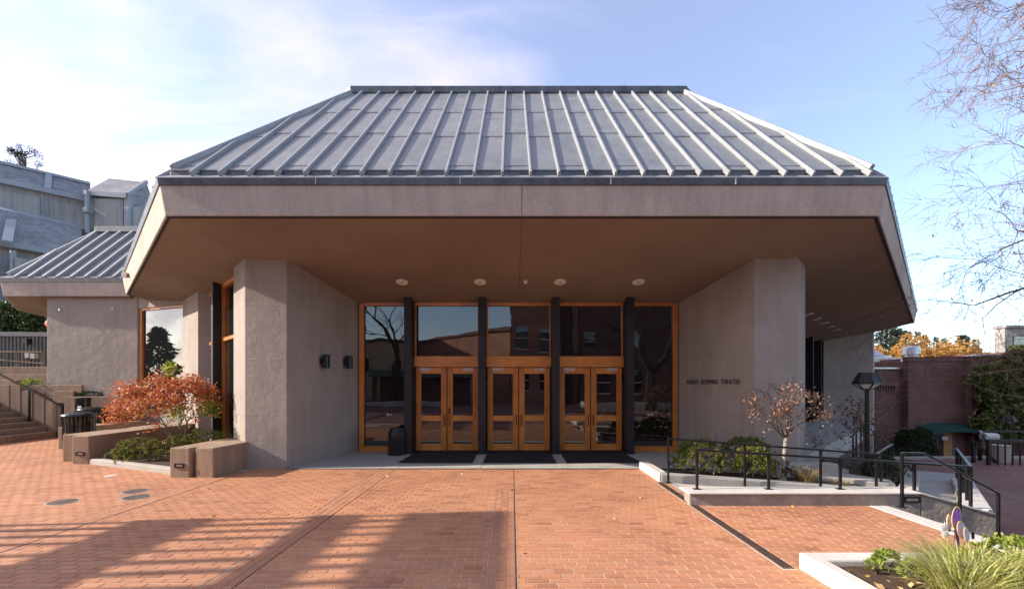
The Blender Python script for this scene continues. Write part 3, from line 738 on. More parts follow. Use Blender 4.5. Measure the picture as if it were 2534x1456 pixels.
# window between the second pier and the side wing
wa, wb = Vector((-11.02,14.42)), Vector((-13.28,15.22)); wu = (wb-wa).normalized(); wn_ = Vector((wu.y,-wu.x))
if wn_.y > 0: wn_ = -wn_
wl = (wb-wa).length
def WB(name, t0, t1, o0, o1, z0, z1, mat, parent=T):
    q = [wa+wu*t0+wn_*o0, wa+wu*t1+wn_*o0, wa+wu*t1+wn_*o1, wa+wu*t0+wn_*o1]
    return MB().prism([(p.x,p.y) for p in q], z0, z1).build(name, mat, parent)
zwh = EYE+193*14.7/1050
WB('lintel', 0, wl, -.25, .1, zwh, 5.2, 'stucco')
w = WB('pane', .08, wl-.08, -.02, 0, 1.0, zwh-.04, 'glass_window')
for a, c in ((.0,.10),(wl-.12,wl-.02)): WB('window_frame', a, c, -.05, .07, 1.0, zwh-.002, 'oak_frame', w)
WB('window_head', .10, wl-.12, -.05, .06, zwh-.08, zwh-.003, 'oak_frame', w)
WB('window_bay_wall', 0, wl, -.2, .03, -.1, .98, 'stucco')
# side wing: wall, eave and hipped zinc roof
WE = [(-20.8,17.85), (-17.85,14.9), (-13.45,14.9)]
wn0, wn1 = n_right(WE[0],WE[1]), n_right(WE[1],WE[2])
MB().prism([(-16.52,15.08),(-13.33,15.1),(-13.2,15.35),(-13.2,22),(-19.5,22),(-19.0,17.7)], -.2, 5.2).build('wing_wall', 'stucco', T, bevel=.01)
MB().sweep(WE, [(.0,ZB-.01),(.07,ZG-.05),(-.2,ZG-.05),(-.2,ZB+.03),(-.06,ZB+.03),(-.06,ZB-.01)]).build('wing_fascia', 'stucco_fascia', T, bevel=.015)
MB().sweep(WE, [(.09,ZG-.06),(.11,ZT-.02),(.09,ZT+.0),(-.16,ZT+.13),(-.25,ZT+.13),(-.25,ZG-.06)]).build('wing_gutter', 'zinc', T)
i0, i1, i2 = inner(WE[0],wn0,wn0,4.2), inner(WE[1],wn0,wn1,4.2), inner(WE[2],wn1,wn1,4.2)
zi = ZB-SL*4.2
ws = MB()
for a, c, d, e in ((WE[0],WE[1],i1,i0),(WE[1],WE[2],i2,i1)):
    ws.add([(a[0],a[1],ZB),(c[0],c[1],ZB),(d[0],d[1],zi),(e[0],e[1],zi)], [(0,1,2,3)])
ws.build('wing_soffit', 'stucco_soffit', T, recalc=False)
wD = 2.3; wz = ZT+.12
wr0, wr1, wr2 = inner(WE[0],wn0,wn0,.1), inner(WE[1],wn0,wn1,.1), inner(WE[2],wn1,wn1,.1)
wt0, wt1, wt2 = inner(WE[0],wn0,wn0,.1+wD), inner(WE[1],wn0,wn1,.1+wD), inner(WE[2],wn1,wn1,.1+wD)
wr = MB()
for a, c, d, e in ((wr0,wr1,wt1,wt0),(wr1,wr2,wt2,wt1)):
    wr.add([(a.x,a.y,wz),(c.x,c.y,wz),(d.x,d.y,wz+RS*wD),(e.x,e.y,wz+RS*wD)], [(0,1,2,3)])
wr.add([(wt0.x,wt0.y,wz+RS*wD),(wt1.x,wt1.y,wz+RS*wD),(wt2.x,wt2.y,wz+RS*wD),(-13.4,24,wz+RS*wD),(-24,24,wz+RS*wD)], [(0,1,2,3,4)])
wr = wr.build('wing_roof', 'zinc', T, recalc=False)
for k in range(9):
    x = -17.32+.49*k; y0 = 14.9+.1; ye = y0+wD
    xl = wr1.x+TH*(ye-y0)
    if x < xl: ye = y0+max(.2,(x-wr1.x)/TH)
    MB().bar((x,y0-.19,wz-RS*.19+.04),(x,ye,wz+RS*(ye-y0)+.04),.085,.14).build('roof_rib', 'zinc_rib', wr)
MB().bar((wr1.x,wr1.y,wz+.04),(wt1.x,wt1.y,wz+RS*wD+.04),.14,.1).build('hip_cap', 'zinc_rib', wr)
MB().sweep([(wt0.x,wt0.y),(wt1.x,wt1.y),(wt2.x,wt2.y)], [(.12,wz+RS*wD-.02),(.12,wz+RS*wD+.2),(-.3,wz+RS*wD+.22),(-.3,wz+RS*wD-.1)]).build('ridge_cap', 'zinc', wr)
for (x, z) in ((-15.97,4.47),(-14.1,4.5)):
    MB().lathe((x,15.0,z), [(.03,-.03),(.045,0),(.03,.03)], 8).build('wall_anchor', 'metal_bright', T)
# glazed bay on the right flank, seen at a slant behind the pier
uR = (Vector(P3)-Vector(P2)).normalized()
def FR(s, t): return Vector(P2)-nR*s+uR*t
def rflank(name, s0, s1, t0, t1, z0, z1, mat, parent=T):
    q = [FR(s0,t0), FR(s0,t1), FR(s1,t1), FR(s1,t0)]
    return MB().prism([(p.x,p.y) for p in q], z0, z1).build(name, mat, parent)
for k in range(6):
    t0 = 6.5+k*2.05; w = rflank('pane', 3.8, 3.82, t0+.1, t0+1.95, 0, zs(3.8)+.04, 'glass_window')
    rflank('window_frame', 3.72, 3.88, t0+.02, t0+.1, 0, zs(3.8)+.04, 'oak_frame', w); rflank('window_frame', 3.72, 3.88, t0+1.95, t0+2.03, 0, zs(3.8)+.04, 'oak_frame', w)
    rflank('column', 3.45, 3.95, t0-.11, t0+.02, 0, zs(3.45)+.04, 'black_steel')

# lettering on the slanting wall
LT = thing('wall_lettering', 'dark metal letters reading ANGUS BOWMER THEATRE on the slanting porch wall', 'lettering', (4.66,11.3,1.86))
du = Vector((RW0[0]-RW1[0], RW0[1]-RW1[1], 0)).normalized(); up = Vector((0,0,1)); nrm = du.cross(up)
org = Vector((RW1[0], RW1[1], 1.862))+du*(.151*2.48)+nrm*.004
glyph = {}
dg = bpy.context.evaluated_depsgraph_get()
def letter_mesh(ch):
    if ch in glyph: return glyph[ch]
    cu = bpy.data.curves.new('glyph', 'FONT'); cu.body = ch; cu.size = .165; cu.extrude = .006; cu.offset = -.0007
    ob = bpy.data.objects.new('glyph', cu); COL.objects.link(ob); bpy.context.view_layer.update()
    me = bpy.data.meshes.new_from_object(ob.evaluated_get(bpy.context.evaluated_depsgraph_get())); bpy.data.objects.remove(ob); bpy.data.curves.remove(cu)
    xs = [v.co.x for v in me.vertices]; x0, w = min(xs), max(xs)-min(xs)
    for v in me.vertices: v.co.x -= x0
    me.materials.clear(); me.materials.append(M['letter_metal']); glyph[ch] = (me, w); return glyph[ch]
text = 'ANGUS BOWMER THEATRE'
wtot = sum(letter_mesh(c)[1] if c != ' ' else .07 for c in text)+.034*(len(text)-1); sc_ = 1.725/wtot; x = 0
for c in text:
    if c == ' ': x += (.07+.034)*sc_; continue
    me, w = letter_mesh(c); o = bpy.data.objects.new('letter', me); COL.objects.link(o); o.parent = LT
    q = org+du*x-Vector(LT.location)
    o.matrix_local = Matrix(((du.x*sc_,0,nrm.x,q.x),(du.y*sc_,0,nrm.y,q.y),(0,1.0,0,q.z),(0,0,0,1))); x += (w+.034)*sc_

# lamps on the porch wall and under the eaves
for u, z, lab in ((.418,2.41,'black cylinder wall lamp on the slanting porch wall, nearer the front edge'),(.756,2.435,'black cylinder wall lamp on the slanting porch wall, nearer the glazing')):
    c = Vector((LW0[0]+(LW1[0]-LW0[0])*u, LW0[1]+(LW1[1]-LW0[1])*u, z)); wn2 = Vector((.948,-.318,0)); wl_ = thing('wall_lamp', lab, 'wall lamp', c, 'porch wall lamps')
    cc = c+wn2*.15; m_ = MB(); m_.lathe((cc.x,cc.y,cc.z), [(.078,-.165),(.084,-.16),(.084,.16),(.078,.165)], 20); m_.build('lamp_body', 'black_paint', wl_, smooth=False)
    MB().obox(c+wn2*.05, wn2*.055, Vector((.318,.948,0))*.045, Vector((0,0,.07))).build('bracket', 'black_paint', wl_)
tilt = math.atan(SL)
def soffit_light(name, x, y, z, ax, ay, lab, grp, r=.15):
    t = thing(name, lab, 'ceiling light', (x,y,z), grp); az = Vector(ax).cross(Vector(ay))
    def ring(r0, r1, h0, h1, nm, mat, sides=24):
        m_ = MB(); o = 0
        for k in range(sides):
            a = 6.2832*k/sides; m_.v.append(tuple(Vector((x,y,z))+Vector(ax)*math.cos(a)*r0+Vector(ay)*math.sin(a)*r0+az*h0))
        for k in range(sides):
            a = 6.2832*k/sides; m_.v.append(tuple(Vector((x,y,z))+Vector(ax)*math.cos(a)*r1+Vector(ay)*math.sin(a)*r1+az*h1))
        m_.f = [tuple(range(sides)), tuple(range(2*sides-1,sides-1,-1))]+[(k,(k+1)%sides,sides+(k+1)%sides,sides+k) for k in range(sides)]
        m_.build(nm, mat, t)
    ring(r, r*.97, -.002, -.018, 'trim_disc', 'light_disc'); ring(.026, .024, -.017, -.022, 'lamp_hole', 'sill_dark', 12)
ayF = Vector((0, math.cos(tilt), -math.sin(tilt))); axF = Vector((1,0,0))
words = ['first','second','third','fourth']
for k, v in enumerate((995,1188,1386,1580)):
    soffit_light('ceiling_light', (v-1267)*10.4/1050, 10.4, ZB-SL*(10.4-7.8), axF, ayF, f'round cream recessed light above the doors, {words[k]} from the side with wall lamps', 'lights in the entrance soffit')
axR = Vector((uR.x,uR.y,0)); ayR = (Vector((-nR.x,-nR.y,0))*math.cos(tilt)+Vector((0,0,-math.sin(tilt))))
for k in range(6):
    q = FR(2.5, 6.6+k*1.55)
    soffit_light('ceiling_light', q.x, q.y, ZB-SL*2.5, axR, ayR, f'round recessed light in the dark flank soffit, {["first","second","third","fourth","fifth","sixth"][k]} from the corner pier', 'lights in the flank soffit')
dt = thing('smoke_detector', 'small round detector on the soffit between the middle entrance lights', 'detector', (.33,10.36,ZB-SL*2.56))
MB().lathe((.33,10.36,ZB-SL*2.56), [(.02,-.07),(.04,-.05),(.045,-.01),(.05,.01)], 12).build('detector_body', 'light_disc', dt)
pt_ = thing('flood_lamp', 'tiny lamp fixed to the slanting side fascia above the wing', 'lamp', (-12.3,13.5,ZB+.3))
q = FL(-.05, 7.6)
pt_.location = (q.x, q.y, ZB+.25)
MB().obox((q.x-.05,q.y-.05,ZB+.25), (.06,.0,0),(0,.05,0),(0,0,.07)).build('lamp_head', 'plate_metal', pt_); MB().obox((q.x+.0,q.y+.0,ZB+.22), (.03,.0,0),(0,.03,0),(0,0,.03)).build('bracket', 'plate_metal', pt_)
fb = thing('fire_bell', 'round red bell on the far edge of the side wing wall', 'bell', (-16.75,15.5,4.05))
MB().tube([(-16.6,15.45,4.05),(-16.72,15.45,4.05),(-16.86,15.45,4.05)], [.21,.21,.14], 16).build('bell_dome', 'red_plastic', fb); MB().tube([(-16.86,15.45,4.05),(-16.89,15.45,4.05)], [.04,.04], 8).build('bell_boss', 'white_paint', fb)
sp = thing('standpipe', 'small chrome valve pair low on the slanting porch wall', 'valve', (5.0,10.3,.55))
cw = Vector((RW1[0],RW1[1],.52))+du*(.56*2.48)+nrm*.03
for dz in (0, .09): MB().tube([cw+Vector((0,0,dz))-nrm*.04, cw+nrm*.05+Vector((0,0,dz))], .028, 8).build('valve_cap', 'metal_bright', sp)

# door mats
for i, (a, c) in enumerate(((-2.60,-.93),(-.66,1.04),(1.31,2.98))):
    m_ = MB().prism([(a-.02+(-.06 if i==0 else 0),9.98),(c+(.08 if i==2 else 0),9.98),(c-.02+.02,11.5),(a,11.5)], .005, .021)
    tag(m_.build('door_mat', 'mat_rubber'), ['black rubber mat before the pair of doors nearest the litter bin','black rubber mat before the middle pair of doors','black rubber mat before the doors nearest the lettered wall'][i], 'mat', 'entrance mats')

# litter bin by the door
bx, by = px(985)*.968, 11.2
lb = thing('litter_bin', 'dark blue-grey ribbed litter bin standing beside the glazing', 'litter bin', (bx,by,0))
oc = [(bx+.235*math.cos(R(22.5+45*k)), by+.235*math.sin(R(22.5+45*k))) for k in range(8)]
MB().prism([(bx+(p[0]-bx)*.92, by+(p[1]-by)*.92) for p in oc], .01, .52).build('bin_body', 'black_steel', lb)
for k in range(8):
    a, c = Vector(oc[k]), Vector(oc[(k+1)%8])
    for j in range(5):
        q = a.lerp(c, (j+.6)/5.2); q = Vector((bx,by))+(q-Vector((bx,by)))*.955
        MB().box(q.x-.009,q.x+.009,q.y-.009,q.y+.009,.07,.45).build('rib', 'black_steel', lb)
MB().prism(oc, .52, .56).build('rim', 'bin_black', lb)
MB().prism(oc, 0.004, .05).build('foot', 'black_steel', lb)
cap = MB(); oc2 = [(bx+(p[0]-bx)*.75, by+(p[1]-by)*.75) for p in oc]
cap.add([(p[0],p[1],.56) for p in oc]+[(p[0],p[1],.70) for p in oc2], [(i,(i+1)%8,8+(i+1)%8,8+i) for i in range(8)]+[tuple(range(8,16))]); cap.build('bin_cap', 'black_steel', lb)
# ------------------------------------------------------------------ slatted litter bins by the low walls
def slat_bin(lab, x, y, z=0):
    t = thing('slatted_bin', lab, 'litter bin', (x,y,z), 'slatted litter bins')
    r = .325; H = .98
    MB().lathe((x,y,z+.03), [(r-.05,0),(r-.05,.85)], 20).build('liner', 'bin_black', t)
    for zz in (.04,.5,.92): 
        m_ = MB(); m_.tube([(x+(r-.012)*math.cos(a*.2618), y+(r-.012)*math.sin(a*.2618), z+zz) for a in range(25)], .012, 5, cap=False); m_.build('ring', 'bin_black', t)
    sl0 = None
    for k in range(26):
        a = 2*math.pi*k/26; c, s = math.cos(a), math.sin(a)
        pts = [(r*.97,.02),(r,.3),(r,.72),(r+.03,.92)]
        m_ = MB()
        for (r0,z0),(r1,z1) in zip(pts[:-1],pts[1:]):
            tx, ty = -s*.024, c*.024; q = []
            for rr_, zz in ((r0,z0),(r1,z1)):
                q += [(x+rr_*c-tx,y+rr_*s-ty,z+zz),(x+rr_*c+tx,y+rr_*s+ty,z+zz),(x+(rr_-.01)*c+tx,y+(rr_-.01)*s+ty,z+zz),(x+(rr_-.01)*c-tx,y+(rr_-.01)*s-ty,z+zz)]
            m_.hexa(q[:4], q[4:])
        m_.build('slat', 'bin_black', t)
    MB().lathe((x,y,z+.93), [(r+.04,0),(r+.045,.03),(r+.01,.07),(.16,.12),(.10,.125)], 28).build('lid', 'black_paint', t, smooth=True)
    return t
slat_bin('black slatted round bin with domed lid, tucked behind the long low wall', -11.72, 11.5, .06)
slat_bin('black slatted round bin with domed lid, standing behind the other slatted bin', -13.55, 13.7, .08)
rc_ = thing('ash_receptacle', 'tall plain black cylinder with a white label behind the slatted bins', 'receptacle', (-14.45,14.55,0))
MB().lathe((-14.45,14.3,0.1), [(.2,0),(.2,1.24),(.215,1.25),(.215,1.29),(.19,1.31)], 20).build('cylinder_body', 'bin_black', rc_)
MB().box(-14.42,-14.30,14.085,14.099,.98,1.14).build('label_plate', 'paper_white', rc_)

# ------------------------------------------------------------------ low walls and planters on the left
def wall_thing(name, lab, cat='low wall'): return lambda loc: thing(name, lab, cat, loc)
w1 = thing('low_wall', 'long tan concrete seat wall with a recessed lamp, running back beside the maple bed', 'low wall', (-10,11,0))
MB().prism([(-10.25,9.89),(-9.86,9.89),(-9.83,13.4),(-10.75,13.4),(-10.80,10.2),(-10.26,10.2)], -.05, .65).build('wall_block', 'concrete_tan', w1, bevel=.02)
MB().box(-10.262,-10.25,10.17,10.2,0,.652).build('joint', 'sill_dark', w1)
w2 = thing('low_wall', 'short stepped tan concrete wall butting against the corner pier', 'low wall', (-6.4,9,0))
MB().prism([(-6.83,8.47),(-6.42,8.44),(-6.40,8.60),(-6.31,8.60),(-6.31,8.46),(-5.93,8.43),(-5.80,9.50),(-6.3,10.02),(-6.75,9.9)], -.05, .59).build('wall_block', 'concrete_tan', w2, bevel=.02)
w0 = thing('low_wall', 'tan concrete wall end behind the slatted bins', 'low wall', (-12.8,13,0))
MB().prism([(-13.1,12.25),(-12.5,12.25),(-12.5,14.55),(-13.1,14.55)], -.05, .62).build('wall_block', 'concrete_tan', w0, bevel=.02)
def step_light(lab, c, dx=(1,0,0), nr=(0,-1,0), w=.2, h=.085):
    c, dx, nr = Vector(c), Vector(dx).normalized(), Vector(nr).normalized(); t = thing('step_light', lab, 'step light', c, 'recessed step lights'); u = Vector((0,0,1))
    f = MB()
    for s in (-1, 1):
        f.obox(c+u*s*(h/2-.011)+nr*.008, dx*w/2, u*.011, nr*.012); f.obox(c+dx*s*(w/2-.011)+nr*.0082, dx*.011, u*(h/2-.022), nr*.0118)
    f.build('lamp_frame', 'black_paint', t)
    MB().obox(c+nr*.003, dx*(w/2-.022), u*(h/2-.022), nr*.004).build('lens', 'plate_metal', t)
step_light('small black recessed lamp in the end of the long seat wall', (-10.05,9.885,.24))
step_light('small black recessed lamp in the short wall by the corner pier', (-6.62,8.452,.24), (1,-.07,0), (-.07,-1,0))
kb = MB().sweep([(-9.84,9.98),(-6.8,8.75)], [(.08,-.02),(.08,.12),(-.08,.12),(-.08,-.02)])
tag(kb.build('bed_kerb', 'concrete', bevel=.02), 'low pale concrete kerb closing the maple bed', 'kerb')
struct(MB().prism([(-9.83,10.0),(-6.8,8.8),(-6.5,9.9),(-7.2,10.9),(-8.9,12.7),(-9.83,13.2)], -.05, .09).build('planting_soil', 'soil'))
# manhole covers
def cover(lab, x, y, r, mat='iron_cover'):
    t = thing('manhole_cover', lab, 'manhole cover', (x,y,0), 'covers in the paving')
    MB().lathe((x,y,-.02), [(r,0),(r,.0232)], 28).build('cover_rim', 'plate_metal' if mat=='iron_cover' else mat, t)
    MB().lathe((x,y,0), [(r*.86,0),(r*.86,.0065)], 28).build('cover_plate', mat, t)
    if mat == 'iron_cover':
        rb = MB()
        for k in range(-4,5):
            hh = math.sqrt(max(0,(r*.78)**2-(k*r*.17)**2)); rb.box(x-hh,x+hh,y+k*r*.17-.008,y+k*r*.17+.008,.0065,.0095)
        rb.build('tread_ribs', mat, t, kind='stuff')
g = G(155,1240.5); cover('iron manhole cover lying nearest the edge of the picture, apart from the pair', g.x, g.y, .205)
g = G(335,1214); cover('iron manhole cover with ribs, the farther of the close pair', g.x, g.y, .20)
g = G(337,1228.5); cover('iron manhole cover, the nearer of the close pair', g.x, g.y, .205)
g = G(274,1176); cover('small pale round cleanout cap in the paving', g.x, g.y, .105, 'concrete_light')

# terraces and steps on the far left
st = thing('concrete_steps', 'broad tan concrete steps rising away at the edge of the court', 'steps', (-18.5,13.5,0))
for k in range(8):
    x = -15.95-.328*k; MB().box(-25, x, 9.5, 14.85, -.1 if k == 0 else .168*k+.04, .168*(k+1)+.05).build('step', 'concrete_tan', st, bevel=.012)
cw_ = thing('terrace_wall', 'stepped tan concrete retaining wall in panels beside the steps', 'retaining wall', (-17,15,0))
yc = 14.86
for k, (xa, xb, z) in enumerate(((-23,-18.3,1.85),(-18.29,-17.6,1.84),(-17.59,-17.22,1.84),(-17.21,-16.81,1.62),(-16.80,-16.4,1.62),(-16.39,-15.98,1.42),(-15.97,-15.57,1.42))):
    MB().box(xa+.004, xb-.004, yc+.006*k, 15.6 if xb < -16.6 else 14.985, -.1, z).build('wall_panel', 'concrete_tan', cw_, bevel=.012)
MB().box(-15.55,-13.35,14.74,15.02,-.1,1.43).build('planter_wall', 'concrete_tan', cw_, bevel=.015)
MB().box(-14.6,-13.95,14.35,14.7,-.1,.95).build('planter_wall', 'concrete_tan', cw_, bevel=.015)
MB().box(-17.3,-15.1,14.90,14.97,1.2,1.83).build('planter_wall', 'concrete_tan', cw_, bevel=.015)
MB().box(-16.0,-15.3,14.80,14.94,1.2,1.62).build('planter_wall', 'concrete_tan', cw_, bevel=.015)
MB().box(-26,-16.75,15.9,16.3,1.0,2.23).build('planter_wall', 'concrete_tan', cw_, bevel=.015)
MB().box(-26,-18.1,15.5,15.9,1.0,2.02).build('planter_wall', 'concrete_tan', cw_, bevel=.015)
MB().box(-26,-17.6,17.2,17.5,1.0,2.56).build('planter_wall', 'concrete_tan', cw_, bevel=.015)
step_light('small recessed lamp in the terrace wall above the steps', V(36.5,994,14.93))
hr_ = thing('stair_handrail', 'black handrail sloping down along the tan terrace wall by the steps', 'handrail', (-16.5,14.7,0))
ra, rb_ = V(-60,895,14.8), V(155,1004,14.8)
MB().bar(ra, rb_, .05, .05).build('top_rail', 'black_paint', hr_, bevel=.006)
MB().box(rb_.x-.025,rb_.x+.025,14.775,14.825,0,rb_.z+.01).build('post', 'black_paint', hr_)
q = V(73,963,14.8); MB().box(q.x-.025,q.x+.025,14.775,14.825,.4,q.z).build('post', 'black_paint', hr_)
# upper walkway rail, shed and hedge
ur = thing('walkway_rail', 'grey pipe railing on the upper terrace before the ribbed shed', 'railing', (-19,17.4,2.5))
for (ya, yb) in ((870,870.5),(887,899)):
    a, c = V(-40,ya,17.35), V(106,yb,17.35); MB().tube([a,c], .03, 8).build('rail', 'timber', ur)
for xx in (17,43,106): 
    q = V(xx, 871, 17.35); MB().tube([(q.x,17.35,2.3),(q.x,17.35,q.z)], .025, 8).build('post', 'timber', ur)
sh = thing('service_shed', 'grey ribbed metal shed on the upper terrace, half in shade', 'shed', (-22,20,1.75))
shp = [(-30,19.6),(-21.6,20.2),(-19.8,21.6)]
MB().prism([(-30,19.6),(-21.65,20.2),(-19.9,21.6),(-19.9,25),(-30,25)], 1.7, 4.15).build('shed_body', 'siding', sh)
for a, c in zip(shp[:-1], shp[1:]):
    a, c = Vector(a), Vector(c); n_ = int((c-a).length/.16)
    for k in range(max(0, n_-26) if n_ > 30 else 0, n_):
        q = a.lerp(c, (k+.5)/n_); dd = (c-a).normalized(); nn = Vector((dd.y,-dd.x))
        MB().obox((q.x+nn.x*.02,q.y+nn.y*.02,2.92), (dd.x*.035,dd.y*.035,0), (nn.x*.03,nn.y*.03,0), (0,0,1.2)).build('siding_rib', 'siding', sh)
MB().sweep(shp, [(.10,4.12),(.12,4.32),(-.2,4.32),(-.2,4.12)]).build('roof_trim', 'concrete', sh)
q = V(103,850,19.9); MB().box(q.x-.35,q.x+.35,20.2,20.9,q.z-.2,q.z+.2).build('vent', 'trim_blue', sh); 
for (xv, yv) in ((62,843),(66,878),(80,880)):
    q = V(xv,yv,19.9); MB().box(q.x-.09,q.x+.09,19.9,20.12,q.z-.12,q.z+.12).build('meter_box', 'concrete_light' if yv > 860 else 'black_steel', sh)
def leaf_mass(name, lab, cat, fn, n, leaf, mat, ratio=.6, loc=(0,0,0), group=None):
    t = thing(name, lab, cat, loc, group); P = []; D = []
    for k in range(n):
        p, d = fn(); P.append(p); D.append(d)
    leaves('foliage', P, D, RNG.uniform(leaf*.6, leaf*1.3, n), ratio, mat, t, kind='stuff'); return t
def hedge_fn():
    x = random.uniform(-32,-19.6); bulge = .35*math.sin(x*1.7)+.25*math.sin(x*4.1)
    if random.random() < .6: p = Vector((x, 21.5-.3*abs(math.sin(x*2.3))+random.gauss(0,.25), random.uniform(4.0,5.75+bulge*.5)))
    else: p = Vector((x, random.uniform(21.5,23.5), 5.75+bulge*.5+random.gauss(0,.12)))
    return p, Vector((random.gauss(0,.6), -.7+random.gauss(0,.6), .5+random.gauss(0,.6)))
hd = leaf_mass('hedge', 'dense dark green hedge above the ribbed shed', 'hedge', hedge_fn, 15000, .17, 'leaf_hedge', .7, (-26,22,2))
MB().box(-32,-19.7,22.0,23.2,2,5.35).build('hedge_core', 'leaf_dark', hd)

# small plants in the terraces
shrub('terrace_plant', 'low green plant on the upper tan terrace beside the wing wall', (-16.95,15.0,1.75), .35,.2,.22, 500, 'leaf_bright', .07, cat='plant')
shrub('terrace_plant', 'low dark plant in the middle planter by the wing wall', (-14.9,14.95,1.38), .55,.12,.16, 500, 'leaf_hedge', .07, cat='plant')
shrub('terrace_plant', 'tufted green plant at the foot of the wing wall', (-13.5,14.45,.5), .32,.25,.55, 500, 'leaf_hedge', .10, .2, cat='plant')

# ------------------------------------------------------------------ red maple and its bed
def maple(name, lab, base, limbs, o, depth, bark, leafmat_, nleaf, size, spread, r0, extra=None, flat=.6, squash=None):
    t = thing(name, lab, 'tree', base); mb = MB(); tips = []; base = Vector(base)
    for d, ln, rr in limbs:
        grow(mb, base+Vector((random.uniform(-.03,.03),random.uniform(-.03,.03),-.05)), Vector(d), rr, ln, depth, o, tips)
    mb.build('trunk', bark, t, smooth=True)
    P = []; D = []
    if tips:
        for k in range(nleaf):
            q, d = random.choice(tips); off = Vector((random.gauss(0,spread), random.gauss(0,spread), random.gauss(0,spread*flat)))
            P.append(q+off); D.append(Vector((random.gauss(0,.7), random.gauss(0,.7), random.gauss(-.25,.5))))
    rn = None
    if P:
        hz = np.array([p.z for p in P]); rn = np.clip(RNG.beta(2.2,2.6,len(P)), 0, 1)
        leaves('crown', P, D, RNG.uniform(size*.7,size*1.3,len(P)), .85, leafmat_, t, rnd=rn, kind='stuff')
    return t, tips
random.seed(21)
om = dict(wig=.11, fork=(2,3), ang=(16,46), lr=(.52,.74), up=.035, taper=.66, rr=(.6,.8), rmin=.004, flat=.92, side=1)
mt, tips = maple('maple_tree', 'small multi-stemmed maple with red and orange leaves in the bed by the corner pier', (-8.35,10.75,.1),
    [((-.48,-.1,1),.84,.034),((-.12,.2,1),.86,.032),((.26,-.15,1),.84,.031),((.50,.1,1),.74,.024),((-.72,.05,.9),.90,.024),((.10,-.25,1),.80,.024)], om, 4, 'bark_pale', 'leaf_maple', 5600, .064, .10, .03)
#print('MAPLE', [min(t[0][i] for t in tips) for i in range(3)], [max(t[0][i] for t in tips) for i in range(3)])
P = []; D = []
for (c_, r_, n_) in (((-7.55,10.6,1.25),.2,260),((-9.3,10.6,1.2),.22,120),((-8.5,10.5,2.25),.16,110),((-8.1,10.3,1.15),.25,120)):
    for k in range(n_):
        P.append(Vector(c_)+Vector([random.gauss(0,r_*.6) for _ in range(3)])); D.append(Vector((random.gauss(0,.7),random.gauss(0,.7),random.gauss(-.2,.5))))
leaves('green_leaves', P, D, RNG.uniform(.05,.09,len(P)), .8, 'leaf_maple_green', mt, kind='stuff')
shrub('evergreen_shrub', 'low dark green shrub by the kerb under the maple', (-8.75,10.0,.05), .75,.5,.42, 3000, 'leaf_pieris', .055)
shrub('evergreen_shrub', 'low green shrub behind the short wall beside the dark glazing', (-7.35,10.35,.05), .65,.55,.6, 2800, 'leaf_pieris', .055)
shrub('evergreen_shrub', 'bronze-tipped green shrub between the maple stems', (-8.0,10.2,.05), .5,.4,.48, 1500, 'leaf_pieris', .055)

# ------------------------------------------------------------------ right: planting beds, ramp, steps and rails
bed = thing('planter_kerb', 'pale concrete kerb wall round the shrub bed beside the entrance', 'kerb', (4,8.2,0))
MB().prism([(2.80,8.055),(3.0,8.25),(3.0,9.37),(2.80,9.37)], -.3, .163).build('kerb_arm', 'concrete_light', bed, bevel=.02)
MB().hexa([(2.82,8.05,-.5),(6.55,7.9,-.6),(6.55,8.1,-.6),(2.86,8.25,-.5)], [(2.82,8.05,.161),(6.55,7.9,-.07),(6.55,8.1,-.07),(2.86,8.25,.161)]).build('kerb_arm', 'concrete', bed, bevel=.025)
struct(MB().prism([(2.99,8.22),(6.6,8.02),(7.9,9.5),(7.3,9.2),(4.85,9.37),(2.99,9.37)], -.6, [.03,-.14,-.24,-.14,-.08,-.06]).build('bed_soil', 'soil'))
MB().box(5.55,6.95,9.02,9.30,-.5,.16).build('plinth', 'concrete', T, bevel=.015)
# second bed with its broad kerb
kb2 = thing('ramp_kerb', 'broad concrete kerb slab between the shrub bed and the lamp bed', 'kerb', (7,8.6,0))
MB().hexa([(6.05,8.75,-.6),(7.55,8.35,-.6),(7.75,8.7,-.6),(6.95,9.15,-.6)], [(6.05,8.75,.0),(7.55,8.35,-.11),(7.75,8.7,-.10),(6.95,9.15,-.02)]).build('kerb_slab', 'concrete', kb2, bevel=.015)
struct(MB().prism([(7.0,9.1),(7.8,8.65),(9.6,10.4),(11.5,13.4),(8.0,11)], -.8, [-.05,-.13,-.3,-.4,-.05]).build('lamp_bed_soil', 'soil'))
MB().hexa([(7.55,8.3,-.8),(7.78,8.12,-.8),(10.2,10.6,-.9),(9.95,10.75,-.9)], [(7.55,8.3,-.12),(7.78,8.12,-.12),(10.2,10.6,-.36),(9.95,10.75,-.36)]).build('kerb_arm', 'concrete', kb2, bevel=.015)
